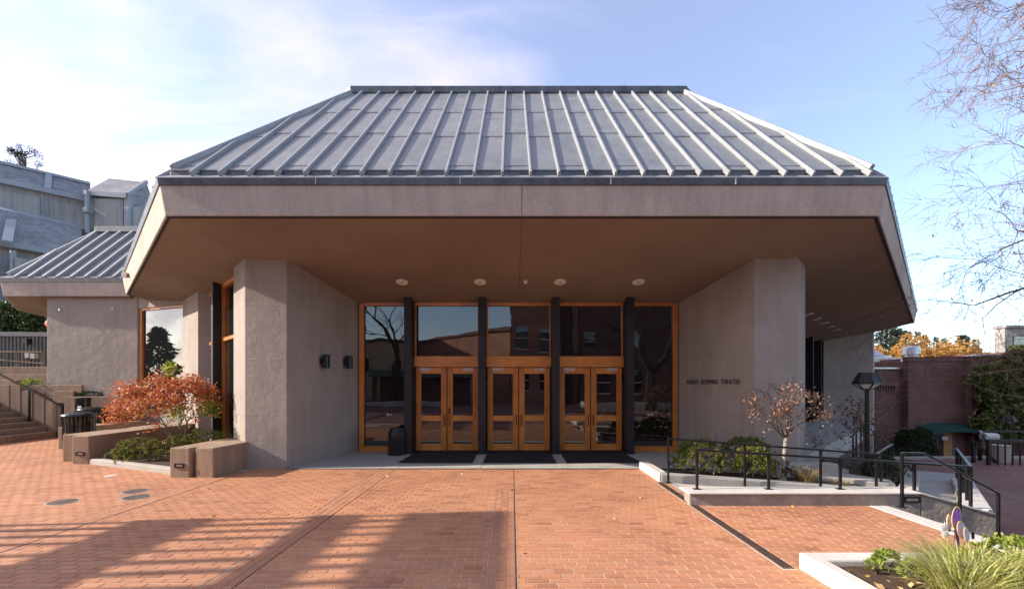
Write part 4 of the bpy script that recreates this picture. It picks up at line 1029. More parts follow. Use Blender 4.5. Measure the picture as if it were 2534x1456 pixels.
# ramp: one run along the front, one turning away beside the building
rm = MB(); 
rm.add([(2.9,6.8,.003),(3.3,6.8,.0),(6.9,6.8,-.27),(6.6,7.95,-.27),(2.95,8.05,.003)], [(0,1,2,3,4)])
rm.add([(6.9,6.8,-.27),(7.3,6.7,-.29),(10.6,10.0,-.5),(9.6,10.9,-.5),(6.6,7.95,-.27)], [(0,1,2,3,4)])
rm.add([(10.6,10.0,-.5),(12.1,11.6,-.58),(10.9,12.3,-.58),(9.6,10.9,-.5)], [(0,1,2,3)])
struct(rm.build('ramp', 'concrete', recalc=False))
cheek = thing('ramp_wall', 'low board-marked concrete wall between plaza and ramp, sloping down beside the steps', 'low wall', (5,6.6,0))
MB().prism([(2.72,6.52),(6.26,6.50),(6.26,6.84),(2.78,6.86)], -.6, .19).build('wall_block', 'concrete_rough', cheek, bevel=.02)
MB().hexa([(6.262,6.50,-1.6),(7.40,6.48,-1.6),(7.40,6.84,-1.6),(6.262,6.84,-1.6)], [(6.262,6.50,.189),(7.40,6.48,-.14),(7.40,6.84,-.14),(6.262,6.84,.189)]).build('sloping_block', 'concrete_rough', cheek, bevel=.02)
MB().box(2.70,6.26,6.47,6.87,.175,.205).build('wall_cap', 'concrete_light', cheek, bevel=.012)
MB().hexa([(6.262,6.47,.172),(7.42,6.45,-.157),(7.42,6.87,-.157),(6.262,6.87,.172)], [(6.262,6.47,.202),(7.42,6.45,-.127),(7.42,6.87,-.127),(6.262,6.87,.202)]).build('sloping_cap', 'concrete_light', cheek, bevel=.012)
MB().hexa([(7.30,6.88,-1.6),(7.62,6.72,-1.6),(10.9,10.05,-1.6),(10.65,10.3,-1.6)], [(7.30,6.88,-.12),(7.62,6.72,-.13),(10.9,10.05,-.40),(10.65,10.3,-.40)]).build('side_kerb', 'concrete_light', cheek, bevel=.02)
step_light('small black recessed lamp in the board-marked ramp wall', (6.12,6.497,.095), w=.24, h=.09)
se = MB(); se.box(5.46,5.735,2.0,6.49,-.4,.006)
struct(se.build('step_edge', 'concrete_light', bevel=.01))
sr = thing('court_steps', 'concrete steps going down beside the board-marked wall', 'steps', (6.3,4.5,-.5))
for k in range(7): MB().box(5.74+.3*k, 5.74+.3*(k+1), 2.0, 6.49, -1.6, -.175*(k+1)).build('step', 'concrete', sr, bevel=.01)

def railing(lab, pts, posts, name='handrail', r=.026, pw=.0165, plates=True, flat=True):
    t = thing(name, lab, 'handrail', (pts[0][0], pts[0][1], posts[0][2]), 'black steel handrails')
    for a, c in zip(pts[:-1], pts[1:]):
        d = (Vector(c)-Vector(a)).normalized()*.012
        MB().bar(Vector(a)-d, Vector(c)+d, .046, .034).build('top_rail', 'black_paint', t, bevel=.008)
    for (x, y, z0, z1) in posts:
        MB().box(x-pw,x+pw,y-pw,y+pw,z0,z1-.015).build('post', 'black_paint', t)
        if plates: MB().box(x-.06,x+.06,y-.045,y+.045,z0,z0+.01).build('base_plate', 'black_paint', t)
    return t
# rail against the shrub bed, turning to follow the second run
railing('black handrail along the shrub bed kerb, turning away beside the lamp bed',
    [(2.94,7.99,.834),(6.72,7.83,.57),(9.5,10.6,.36)],
    [(2.94,7.99,0,.834),(4.35,7.93,-.09,.736),(5.72,7.87,-.19,.64),(6.72,7.83,-.27,.57),(7.4,8.51,-.33,.52),(8.1,9.2,-.4,.465),(8.8,9.9,-.48,.41),(9.5,10.6,-.56,.36)])
railing('black handrail standing on the board-marked ramp wall, turning along the outer side of the ramp',
    [(2.92,6.70,.823),(7.24,6.70,.555),(11.0,10.5,.26)],
    [(2.92,6.70,.20,.823),(4.05,6.70,.20,.75),(5.18,6.70,.20,.68),(6.35,6.70,.17,.61),(7.24,6.70,-.10,.555),(7.95,7.42,-.34,.50),(8.7,8.18,-.42,.44),(9.45,8.93,-.5,.38),(10.2,9.7,-.55,.32),(11.0,10.5,-.6,.26)])
railing('short black stair rail dropping beside the board-marked wall end',
    [(5.88,6.40,.82),(6.22,6.40,.81),(7.33,6.40,.21)], [(5.88,6.40,.006,.82),(6.75,6.40,-.7,.54),(7.33,6.40,-1.0,.21)])
railing('small black stair rail in the dark flank porch behind the thin shrub',
    [(10.6,13.2,.25),(11.6,14.0,.55),(12.5,14.2,-.05)], [(10.6,13.2,-.55,.25),(10.95,13.5,-.5,.36),(11.3,13.75,-.5,.46),(11.6,14.0,-.5,.55),(12.05,14.1,-.6,.25),(12.5,14.2,-.7,-.05)])
# drain channel
dr_ = thing('drain_channel', 'long rusty grated drain channel running across the brick plaza', 'drain', (2.79,6,0))
MB().box(2.725,2.865,4.26,8.05,-.03,-.002).build('channel_frame', 'concrete_light', dr_)
k = 0; y = 4.28
while y < 8.04:
    MB().box(2.735,2.855,y,min(y+.49,8.045),-.01,.003).build('grate_panel', 'grate', dr_); y += .494
slots = MB(); y = 4.30
while y < 8.0:
    slots.box(2.75,2.84,y,y+.008,.0032,.0042); y += .02
slots.build('slots', 'sill_dark', dr_, kind='stuff')

# shrubs in the entrance bed
random.seed(5)
shrub('evergreen_shrub', 'rounded green shrub at the open end of the entrance bed', (3.85,8.72,.05), .60,.42,.60, 3600, 'leaf_pieris', .058)
shrub('evergreen_shrub', 'sunlit yellow-green shrub in the middle of the entrance bed', (4.78,8.45,.03), .48,.35,.52, 3000, 'leaf_pieris', .055)
shrub('evergreen_shrub', 'bushy green shrub against the porch wall in the entrance bed', (4.9,8.95,.05), .62,.3,.62, 2600, 'leaf_pieris', .055)
shrub('heather_shrub', 'small brownish shrub at the foot of the pale-trunked tree', (5.35,8.45,-.02), .35,.25,.30, 900, 'leaf_dim', .04)
gt = thing('grass_tuft', 'dry brown grass tuft in the entrance bed beside the pale trunk', 'grass', (5.75,8.32,-.04))
blades('blades', (5.75,8.32,-.05), .17, 420, .36, .010, 'blade_dry', gt)
gt = thing('grass_tuft', 'small dry grass tuft lying at the end of the entrance bed', 'grass', (6.25,8.15,-.08))
blades('blades', (6.25,8.13,-.09), .15, 200, .16, .010, 'blade_dry', gt)
random.seed(33)
od = dict(wig=.13, fork=(2,3), ang=(20,50), lr=(.6,.82), up=.03, taper=.6, rr=(.55,.75), rmin=.004, side=2)
tr = thing('ornamental_tree', 'small pale-trunked tree with dry pinkish leaves before the lettered pier', 'tree', (5.37,8.36,-.05)); mb = MB(); tips = []
b0 = Vector((5.37,8.36,-.1)); f0 = Vector((5.36,8.36,.45)); f1 = Vector((5.40,8.37,.80))
mb2 = MB(); mb.tube([b0, b0+Vector((-.01,0,.07)), b0+Vector((-.03,0,.25)), f0, f1], [.062,.045,.034,.036,.036], 9)
for d, ln, rr in (((-.62,.1,1),.52,.02),((-.35,-.25,1),.48,.017),((.25,.1,1),.5,.027),((.55,-.15,1),.5,.02),((.5,.35,.8),.42,.015)):
    grow(mb2, f1.copy() if d[0] > 0 else f1-Vector((0,0,.05)), Vector(d), rr, ln*.86, 4, od, tips)
mb2.build('limbs', 'hedge_twig', tr)
mb.build('trunk', 'bark_pale', tr, smooth=True)
P = []; D = []
for k in range(1050):
    q, d = random.choice(tips); P.append(q+Vector([random.gauss(0,.06) for _ in range(3)])-Vector((0,0,.04))); D.append(Vector((random.gauss(0,.6),random.gauss(0,.6),random.gauss(-.5,.5))))
leaves('crown', P, D, RNG.uniform(.028,.05,len(P)), .8, 'leaf_dry', tr, kind='stuff')
random.seed(40)
maple('ornamental_tree', 'thin dark multi-stemmed shrub tree behind the black lamp post', (8.15,9.95,-.2),
    [((-.25,.1,1),.8,.02),((.15,-.1,1),.9,.022),((.4,.1,1),.7,.016),((-.5,0,1),.7,.016)], dict(od, lr=(.5,.72)), 3, 'bark', 'leaf_dim', 420, .06, .1, .02)
shrub('evergreen_shrub', 'dark green shrub at the foot of the black lamp post', (8.0,9.2,-.3), .35,.4,.55, 1200, 'leaf_dark', .06)
shrub('evergreen_shrub', 'dark shrub in the lamp bed behind the handrail corner', (8.7,9.9,-.35), .5,.4,.55, 1000, 'leaf_dark', .06)

# lamp posts with six-sided lanterns
def lamp_post(lab, x, y, z0, ztop):
    t = thing('lamp_post', lab, 'lamp post', (x,y,z0), 'lantern posts'); H = ztop
    MB().lathe((x,y,z0), [(.085,0),(.085,.22),(.06,.25),(.048,.27),(.045,H-.36-z0)], 14).build('post', 'black_paint', t, smooth=False)
    def hexr(r, z): return [(x+r*math.cos(R(60*k+12)), y+r*math.sin(R(60*k+12)), z) for k in range(6)]
    hd = MB(); a, c, d = hexr(.10,H-.36), hexr(.265,H-.235), hexr(.15,H)
    top = MB().add(c+d, [(k,(k+1)%6,6+(k+1)%6,6+k) for k in range(6)]+[tuple(range(6,12))]).build('lantern_hood', 'black_steel', t)
    MB().add(hexr(.095,H-.355)+hexr(.255,H-.237), [(k,(k+1)%6,6+(k+1)%6,6+k) for k in range(6)]).build('lantern_glass', 'lamp_glass', t)
    fr_ = MB()
    for k in range(6):
        fr_.bar(a[k], c[k], .022, .022); fr_.bar(c[k], c[(k+1)%6], .03, .03); fr_.bar(a[k], a[(k+1)%6], .022, .022); fr_.bar(c[k], d[k], .018, .018)
    fr_.build('lantern_frame', 'black_paint', t); return t
lamp_post('black lantern on a post in the bed beside the flank porch', 7.70,9.2,-.25,2.11)
lamp_post('dark lantern rising behind the guard rail of the far court', 23.2,19.8,-3.1,.40)

# ------------------------------------------------------------------ near planter at the right corner
pk = thing('planter_kerb', 'bright white concrete kerb of the near corner planter', 'kerb', (3.2,4,0))
MB().prism([(2.90,4.30),(2.94,2.0),(3.07,2.0),(3.05,4.10),(5.3,4.10),(5.3,4.30)], -.05, .162).build('kerb_block', 'concrete_light', pk, bevel=.02)
struct(MB().prism([(3.04,4.11),(3.06,2.0),(5.4,2.0),(5.4,4.11)], -.05, .10).build('planter_soil', 'soil'))
random.seed(9)
gr = thing('ornamental_grass', 'large clump of arching yellow-green striped grass in the near corner planter', 'grass', (4.15,3.75,.1))
for (cx, cy, r_, n_) in ((4.05,3.78,.22,560),(4.38,3.66,.22,520),(3.85,3.55,.2,420),(4.25,3.40,.22,420),(4.6,3.5,.18,260),(3.62,3.42,.16,260),(4.0,3.25,.2,300)):
    blades('blades', (cx,cy,.09), r_, n_, .41, .0125, 'blade', gr, 1.0)
shrub('bedding_plant', 'small bright green leafy plant near the corner of the white kerb', (3.52,4.0,.08), .14,.08,.15, 420, 'leaf_bright', .04, .45, cat='plant')
shrub('bedding_plant', 'low bright green plant between kerb corner and striped grass', (3.66,3.85,.08), .16,.12,.12, 380, 'leaf_bright', .04, .45, cat='plant')
shrub('bedding_plant', 'tiny sprig with yellow flower standing at the corner of the white kerb', (3.38,3.95,.09), .06,.05,.09, 60, 'leaf_bright', .045, .45, cat='plant')
shrub('leafy_shrub', 'bright green sprawling shrub at the edge of the near corner planter', (4.78,4.0,.08), .42,.22,.26, 2400, 'leaf_bright', .035, .5)
shrub('leafy_shrub', 'reddish sprawling shrub behind the striped grass in the near planter', (4.75,3.6,.08), .35,.25,.18, 900, 'leaf_dim', .04, .5)
# garden wind spinner with dotted petals
m, nt, b = new_mat('petal_dots')
vo = N(nt, 'ShaderNodeTexVoronoi'); vo.inputs['Scale'].default_value = 52; L(nt, pos(nt), vo.inputs['Vector'])
L(nt, mixc(nt, ramp(nt, vo.outputs['Distance'], [(.22,(1,1,1)),(.34,(0,0,0))]), (.30,.09,.55), (.75,.62,.9)), b.inputs['Base Color']); b.inputs['Roughness'].default_value = .4
surf('petal_pale', (.62,.52,.86), .12, 12, .4, 30, 0, .001); surf('petal_edge', (.80,.62,.22), .1, 8, .5, 30, 0, .001); surf('petal_white', (.85,.82,.78), .05, 8, .5, 30, 0, .001); surf('stem_purple', (.16,.05,.17), .2, 8, .5, 30, 0, .001)
ws_ = thing('wind_spinner', 'purple and lilac garden wind spinner with a white flower above the striped grass', 'garden ornament', (4.2,4.02,.1))
hub = Vector((4.20,4.02,.475))
def petal(c, a, w, ang, mat, yy, edge=True):
    c = Vector(c); ux = Vector((math.cos(ang),.25*math.cos(ang),math.sin(ang))); uy = Vector((-math.sin(ang),-.25*math.sin(ang),math.cos(ang)))
    def ell(s, off):
        return [c+ux*w*s*math.cos(k*6.2832/24)+uy*a*s*math.sin(k*6.2832/24)+Vector((0,off,0)) for k in range(24)]
    def plate(s, off, th, nm, mt_, par):
        m_ = MB(); m_.add(ell(s,off)+ell(s,off+th), [tuple(range(24)), tuple(range(47,23,-1))]+[(k,(k+1)%24,24+(k+1)%24,24+k) for k in range(24)]); return m_.build(nm, mt_, par)
    p_ = plate(1, yy, .004, 'petal', 'petal_edge', ws_); plate(.86, yy-.002, .003, 'petal_face', mat, p_)
petal(hub+Vector((.012,0,.115)), .112, .062, R(-4), 'petal_dots', 0)
petal(hub+Vector((.035,-.012,.01)), .088, .052, R(18), 'petal_pale', -.01)
petal(hub+Vector((.065,-.02,-.03)), .075, .034, R(14), 'petal_pale', -.02)
petal(hub+Vector((-.035,.012,.06)), .088, .032, R(2), 'petal_pale', .012)
MB().bar(hub+Vector((.01,0,.01)), (4.225,4.02,.09), .034, .012, (0,1,0)).build('stem', 'stem_purple', ws_)
MB().bar(hub+Vector((-.06,0,0)), hub+Vector((.16,0,-.035)), .008, .008).build('axle', 'black_paint', ws_)
MB().tube([hub+Vector((.165,0,-.015)), hub+Vector((.165,0,-.08))], .011, 8).build('counterweight', 'black_paint', ws_)
fl = MB()
for c_, r_ in ((hub+Vector((-.11,-.005,.03)),.045),(hub+Vector((-.095,-.005,-.035)),.042)):
    for k in range(9):
        a = k*.698; d = Vector((math.cos(a),.1,math.sin(a))); sd = Vector((-math.sin(a),0,math.cos(a)))
        fl.hexa([c_-Vector((0,.003,0)), c_+d*r_*.5-sd*.011-Vector((0,.003,0)), c_+d*r_-Vector((0,.003,0)), c_+d*r_*.5+sd*.011-Vector((0,.003,0))], [c_+Vector((0,.003,0)), c_+d*r_*.5-sd*.011+Vector((0,.003,0)), c_+d*r_+Vector((0,.003,0)), c_+d*r_*.5+sd*.011+Vector((0,.003,0))])
fl.build('white_flower', 'petal_white', ws_)

# fallen leaves
random.seed(3)
P = []; D = []
for k in range(34):
    y = random.uniform(4.6, 9.0); x = random.uniform(-.8*y, .55*y)
    P.append((x,y,.006)); a = random.uniform(0,6.283); D.append((math.cos(a),math.sin(a),random.uniform(.02,.25)))
for (x, y) in ((-5.6,9.0),(-5.2,8.7),(-5.1,8.6),(-4.6,9.1),(4.25,6.38),(4.15,6.36),(3.1,7.0),(1.6,7.1),(2.1,6.9)):
    P.append((x,y,.01)); D.append((random.gauss(0,1),random.gauss(0,1),.2))
for k in range(60): P.append((random.uniform(3.1,4.4),random.uniform(3.3,4.08),.105)); a = random.uniform(0,6.283); D.append((math.cos(a),math.sin(a),random.uniform(.0,.5)))
for k in range(70):
    P.append((random.uniform(10,15),random.uniform(9.5,13),-.6-.03*0)); a = random.uniform(0,6.283); D.append((math.cos(a),math.sin(a),.1))
lo = leaves('fallen_leaves', P, D, RNG.uniform(.035,.075,len(P)), .7, 'leaf_fallen', None, fold=.05)
tag(lo, 'scattered yellow and brown fallen leaves on paving and soil', 'leaves', kind='stuff')

# ------------------------------------------------------------------ right background
BBX = thing('brick_building', 'one-storey dark red brick building with green awning beyond the lower court', 'building', (26,27,-2.2))
zt = 3.32
MB().box(25.2,28.8,27.0,36,-3.2,zt).build('wall', 'brick_red', BBX)
MB().box(21.5,25.195,27.5,36,-3.2,2.85).build('wall', 'brick_red', BBX)
MB().box(28.805,31.2,26.6,36,-3.2,3.62).build('wall', 'brick_red', BBX)
MB().box(31.205,46,27.0,36,-3.2,3.9).build('wall', 'brick_red', BBX)
MB().box(25.1,28.79,26.93,27.3,zt,zt+.22).build('parapet', 'brick_red', BBX); MB().box(25.05,28.79,26.9,27.32,zt+.22,zt+.27).build('coping', 'green_canvas', BBX).data.materials[0] = M['brick_red']
MB().box(21.5,25.05,27.38,27.8,2.85,2.95).build('coping', 'metal_bright', BBX); MB().box(21.8,24.9,27.3,27.5,1.75,2.05).build('cornice', 'brick_red', BBX)
for k in range(16): MB().box(22.0+k*.18,22.08+k*.18,27.36,27.499,1.45,1.75).build('dentil', 'brick_red', BBX)
MB().box(28.75,31.3,26.5,26.9,3.62,3.72).build('coping', 'metal_bright', BBX); MB().box(28.75,31.3,26.45,26.6,2.25,2.5).build('cornice', 'brick_red', BBX)
MB().box(28.78,31.25,26.52,26.6,.35,.5).build('string_course', 'brick_red', BBX)
# awning, door, window
aw = MB(); n = 12
for k in range(n+1):
    u = k/n; x = 25.7+u*3.35; z = -1.0+.16*math.sin(u*math.pi); aw.v += [(x,25.9,z-.22),(x,25.9,z+.0),(x,26.98,z+.28),(x,26.98,z-.22)]
for k in range(n):
    for j in range(4): aw.f.append((k*4+j,(k+1)*4+j,(k+1)*4+(j+1)%4,k*4+(j+1)%4))
aw.f += [(0,1,2,3), tuple(n*4+j for j in (3,2,1,0))]
aw.build('awning', 'green_canvas', BBX)
dd = MB().box(26.75,28.1,26.93,26.99,-3.15,-.95).build('door_frame', 'door_grey', BBX)
MB().box(26.9,27.95,26.88,26.92,-3.1,-1.05).build('door', 'door_grey', dd)
MB().box(27.0,27.3,26.86,26.879,-2.9,-1.2).build('pane', 'glass_dark', dd); MB().box(27.32,27.85,26.86,26.879,-2.9,-1.2).build('board', 'board_yellow', dd); MB().box(27.2,27.6,26.84,26.858,-1.65,-1.42).build('notice', 'paper_white', dd)
MB().box(25.95,26.3,26.93,26.98,-1.6,-1.3).build('notice', 'paper_white', BBX)
aw_w = MB(); ap_ = [(29.35+.32*math.cos(R(a)), -.05+.32*math.sin(R(a))) for a in range(0,181,20)]; ring = [(29.67,-1.95)]+ap_+[(29.03,-1.95)]
aw_w.add([(x,26.58,z) for x, z in ring]+[(x,26.64,z) for x, z in ring], [tuple(range(len(ring)))]+[(k,(k+1)%len(ring),len(ring)+(k+1)%len(ring),len(ring)+k) for k in range(len(ring))])
ww = aw_w.build('window', 'glass_dark', BBX)
MB().box(29.40,29.6,26.55,26.575,-1.9,-.9).build('blind', 'concrete', ww); MB().box(28.98,29.72,26.5,26.58,-2.08,-1.95).build('sill', 'brick_brown', ww)
rg = MB(); rg.tube([(29.35+.42*math.cos(R(a)),26.57,-.05+.42*math.sin(R(a))) for a in range(0,181,15)], .08, 4); rg.build('brick_arch', 'brick_brown', ww)
# roof plant behind the parapet
vt = thing('roof_vent', 'silver drum-shaped exhaust fan on the brick building roof', 'vent', (28.2,30,3.3))
MB().lathe((28.2,30,2.9), [(.55,0),(.55,.8),(.36,.9),(.36,1.0),(.5,1.05),(.5,1.5),(.42,1.6),(.38,1.65)], 20).build('fan_housing', 'metal_bright', vt)
MB().box(27.5,28.9,29.5,30.5,2.8,3.15).build('fan_base', 'concrete', vt)
wh = thing('white_annex', 'white flat-roofed annex with pale metal roof behind the brick parapet', 'building', (26,34,0))
MB().box(27,32.4,36.2,37.4,0,4.3).build('wall', 'white_paint', wh); MB().hexa([(27,36.1,4.31),(31.8,36.1,4.31),(31.8,38,4.31),(27,38,4.31)], [(27,36.6,5.9),(30.4,37,5.4),(30.4,37.6,5.4),(27,37.9,5.9)]).build('roof', 'metal_bright', wh)
MB().box(31.3,32.6,35.4,36.18,3.2,4.1).build('duct', 'white_paint', wh)
mbld = thing('hill_building', 'pale modern building with a window rising above the ivy', 'building', (38,31,0))
MB().box(38.9,47,33.5,34.2,2,6.3).build('wall', 'theatre_panel', mbld); MB().box(39.5,41.4,33.4,33.49,4.4,5.6).build('window', 'glass_window', mbld); MB().box(38.8,47,33.3,34.3,6.3,6.5).build('roof_trim', 'theatre_grey', mbld)
# ivy
def ivy_fn():
    x = random.uniform(28.0, 40); z = random.uniform(-1.6, 4.4)
    edge = 28.25+.55*math.sin(z*1.9)+.35*math.sin(z*4.3)+max(0,(.3-z))*.6
    while x < edge or z > 3.6+.5*math.sin(x*2.1)+.35*(x-29)*.35:
        x = random.uniform(28.0, 40); z = random.uniform(-1.6, 4.6); edge = 28.25+.55*math.sin(z*1.9)+.35*math.sin(z*4.3)+max(0,(.3-z))*.6
    y = 26.3-.35*abs(math.sin(x*2.7+z*1.3))-.25*abs(math.sin(x*5.1-z*3.7))+random.gauss(0,.07)
    return Vector((x,y,z)), Vector((random.gauss(0,.45),-.55+random.gauss(0,.3),-.5+random.gauss(0,.35)))
leaf_mass('ivy', 'thick green ivy cascading over the end of the brick building', 'ivy', ivy_fn, 26000, .24, 'leaf_ivy', .8, (33,26,-2))
def bush_fn():
    a = random.uniform(0,6.283); h = random.random(); r_ = math.sqrt(1-h*h*.9)*random.uniform(.6,1)
    p = Vector((23.9+math.cos(a)*1.35*r_, 25.3+math.sin(a)*1.0*r_, -3.0+h*2.15)); return p, Vector((math.cos(a),math.sin(a),.5))+Vector([random.gauss(0,.5) for _ in range(3)])
leaf_mass('dark_bush', 'dark evergreen bush beside the door under the green awning', 'bush', bush_fn, 4500, .16, 'leaf_dark', .5, (23.9,25.3,-3.0))
# vine against the brick wall
random.seed(14)
vn = thing('bare_vine', 'bare twisting vine climbing the dark red brick wall', 'vine', (22.4,26.8,-3.0)); mb = MB(); tips = []
ov = dict(wig=.16, fork=(2,3), ang=(20,55), lr=(.6,.85), up=.03, taper=.6, rmin=.008, side=1, flat=1)
for d, ln, rr in (((.25,-.02,1),2.6,.075),((.55,-.02,1),2.0,.05)): grow(mb, Vector((22.4,26.9,-3.0)), Vector(d), rr, ln, 4, ov, tips)
for v in range(len(mb.v)):
    p = mb.v[v]; mb.v[v] = (p[0], 26.85+(p[1]-26.85)*.12, p[2])
mb.build('stems', 'bark', vn)
# guard rail of the sunken court, concrete pot
gd = thing('guard_rail', 'black picket guard rail with broad sloping handrail round the sunken court', 'railing', (19.3,17.2,-1.4))
a0 = V(2424,1066,18.3); a1 = V(2446,1090,17.2); a2 = Vector((30,17.1,a1.z))
MB().bar(a0,a1,.10,.09).build('top_rail', 'black_paint', gd); MB().bar(a1,a2,.10,.12).build('top_rail', 'black_paint', gd); MB().bar(a0,Vector((30,18.4,a0.z)),.08,.07).build('top_rail', 'black_paint', gd)
for k in range(16):
    x = a1.x+.05+k*.3; MB().box(x-.018,x+.018,17.16,17.20,-1.42,a1.z).build('picket', 'black_paint', gd)
for (p_, z0) in ((a0,-1.42),(a1,-1.42)): MB().box(p_.x-.05,p_.x+.05,p_.y-.05,p_.y+.05,z0,p_.z).build('post', 'black_paint', gd)
q = V(2408,1090,17.8); MB().bar((q.x,17.7,-.6),(q.x+.75,17.6,-1.4),.09,.09).build('brace', 'black_paint', gd); MB().box(q.x-.1,q.x,17.7,17.8,-1.42,q.z).build('post', 'black_paint', gd)
q = V(2478,1160,17.9)
pot = thing('concrete_pot', 'pale round concrete planter pot behind the black guard rail', 'pot', (q.x,17.9,-1.4))
MB().lathe((q.x,17.9,-1.42), [(.22,0),(.31,.68),(.33,.72),(.28,.72)], 20).build('pot_body', 'concrete_light', pot); MB().tube([(q.x,17.9,-.8),(q.x+.02,17.9,-.4),(q.x-.05,17.9,.0),(q.x+.03,17.9,.4)], [.02,.015,.012,.006], 5).build('stem', 'bark', pot)
q = V(2437,1076,17.9); rp = thing('paper_roll', 'pale rounded casing resting on the black guard rail', 'casing', (q.x,17.9,q.z))
MB().tube([(q.x-.2,17.8,q.z-.02),(q.x+.36,17.8,q.z-.05)], .15, 14).build('casing_body', 'concrete_light', rp)

# yellow trees and conifers beyond
def crown_tree(name, lab, base, h, r, n, mat, leaf, group, squash=.8, seed=0):
    random.seed(seed); t = thing(name, lab, 'tree', base, group); base = Vector(base); mb = MB(); tips = []
    grow(mb, base, Vector((0,0,1)), .22, h*.38, 3, dict(wig=.07, fork=(3,4), ang=(20,45), lr=(.55,.8), up=.05, taper=.7, rmin=.02), tips)
    mb.build('trunk', 'bark', t); P = []; D = []
    cl = [(random.choice(tips)[0]+Vector([random.gauss(0,r*.22) for _ in range(3)]), random.uniform(.13,.26)*r) for _ in range(46)]
    for k in range(n):
        c_, rr = random.choice(cl); d = Vector([random.gauss(0,1) for _ in range(3)]).normalized(); P.append(c_+d*rr*random.uniform(.5,1)); D.append(d+Vector((0,0,-.3))+Vector([random.gauss(0,.5) for _ in range(3)]))
    leaves('crown', P, D, RNG.uniform(leaf*.6,leaf*1.3,n), .7, mat, t, kind='stuff')
for k, (xv, yv, Y, h, r) in enumerate(((2190,856,62,8,3.6),(2222,858,66,8,3.4),(2290,836,60,9.5,4.4),(2338,852,64,8.5,3.6),(2258,866,58,7,3.0),(2375,868,70,8,3.0))):
    q = V(xv,yv,Y); lab = ['golden tree next to the theatre eave','golden tree just behind the silver fan','tallest golden tree above the brick parapet','golden tree on the ivy side of the tallest one','low golden tree between fan and tallest tree','thin golden tree below the lone fir'][k]
    crown_tree('golden_tree', lab, (q.x,Y,q.z-h), h, r, 4200, 'leaf_yellow', .30, 'golden autumn trees', seed=50+k)
hill = MB(); hv = []; xs = list(range(40,420,20)); 
for j, (Y, f) in enumerate(((90,0),(140,.55),(200,1.0),(320,1.3))):
    for x in xs: hill.v.append((x*1.0*(1+.2*j), Y, -3+f*(16+4*math.sin(x*.03+j)+2.0*math.sin(x*.09))*max(.15,1-max(0,(x-170))/190)))
nx = len(xs)
hill.f = [(j*nx+i, j*nx+i+1, (j+1)*nx+i+1, (j+1)*nx+i) for j in range(3) for i in range(nx-1)]
struct(hill.build('hill', 'hill', recalc=False))
def conifer(lab, base, h, r, group, seed, n=900, leaf=1.0):
    random.seed(seed); t = thing('fir_tree', lab, 'tree', base, group); base = Vector(base)
    MB().tube([base, base+Vector((0,0,h))], [h*.02,.03], 6).build('trunk', 'bark', t); P = []; D = []
    for k in range(n):
        u = random.random()**.8; z = h*(.12+.88*u); rr = r*(1-u)**.85*(.75+.35*math.sin(z*9/ h*6.28/2))*random.uniform(.25,1); a = random.uniform(0,6.283)
        P.append(base+Vector((math.cos(a)*rr,math.sin(a)*rr,z))); D.append(Vector((math.cos(a),math.sin(a),-.25+random.gauss(0,.25))))
    leaves('crown', P, D, RNG.uniform(leaf*.6,leaf*1.3,n), .4, 'leaf_fir', t, kind='stuff')
firs = [(2172,822,150,12),(2186,814,155,14),(2200,808,150,17),(2213,812,160,15),(2222,810,150,16),(2236,816,155,14),(2247,820,150,12),(2270,820,160,12),(2288,828,150,10),(2316,832,165,10),(2335,836,160,9)]
ords = ['first','second','third','fourth','fifth','sixth','seventh','eighth','ninth','tenth','eleventh']
for k, (xv, yv, Y, h) in enumerate(firs):
    q = V(xv,yv,Y); conifer(f'distant hill fir, {ords[k]} in the row counted from the theatre eave', (q.x,Y,q.z-h), h, h*.24, 'distant firs on the hill', 70+k, 420, h*.085)
q = V(2384,828,95); conifer('lone dark fir standing above the brick building, apart from the hill firs', (q.x,95,q.z-13), 13, 3.4, 'nearer firs', 90, 900, .9)
q = V(2415,838,110); conifer('slender pale fir between the lone fir and the ivy', (q.x,110,q.z-11), 11, 2.0, 'nearer firs', 91, 420, .8)

# bare tree reaching in from the right
random.seed(77)
bt = thing('bare_tree', 'tall bare tree with fine drooping twigs reaching in over the lower court', 'tree', (16.5,11.2,-.8)); mb = MB(); tips = []
mb.tube([(16.5,11.2,-.8),(16.4,11.2,1.5),(16.3,11.1,4),(16.3,11.0,7),(16.5,10.9,10)], [.30,.25,.21,.16,.10], 9)
ob_ = dict(wig=.10, fork=(2,3), ang=(16,44), lr=(.62,.86), up=-.012, taper=.6, rr=(.55,.75), rmin=.0045, side=3, seg=5)
for z, d, ln, rr in ((2.6,(-1,-.15,.28),2.1,.075),(3.9,(-1,-.05,.25),2.3,.08),(5.0,(-1,.1,.42),2.2,.08),(6.2,(-1,-.2,.55),2.0,.07),(7.4,(-1,-.3,.7),1.9,.07),(8.6,(-.9,-.3,.9),1.9,.06),(4.4,(-.9,-.4,.3),1.8,.06)):
    grow(mb, Vector((16.3,11.1,z)), Vector(d), rr, ln, 5, ob_, tips)
for z, d, ln, rr in ((3.2,(-1,.2,.3),2.1,.06),(5.6,(-1,.05,.3),2.0,.07)):
    grow(mb, Vector((16.3,11.1,z)), Vector(d), rr, ln, 5, ob_, tips)
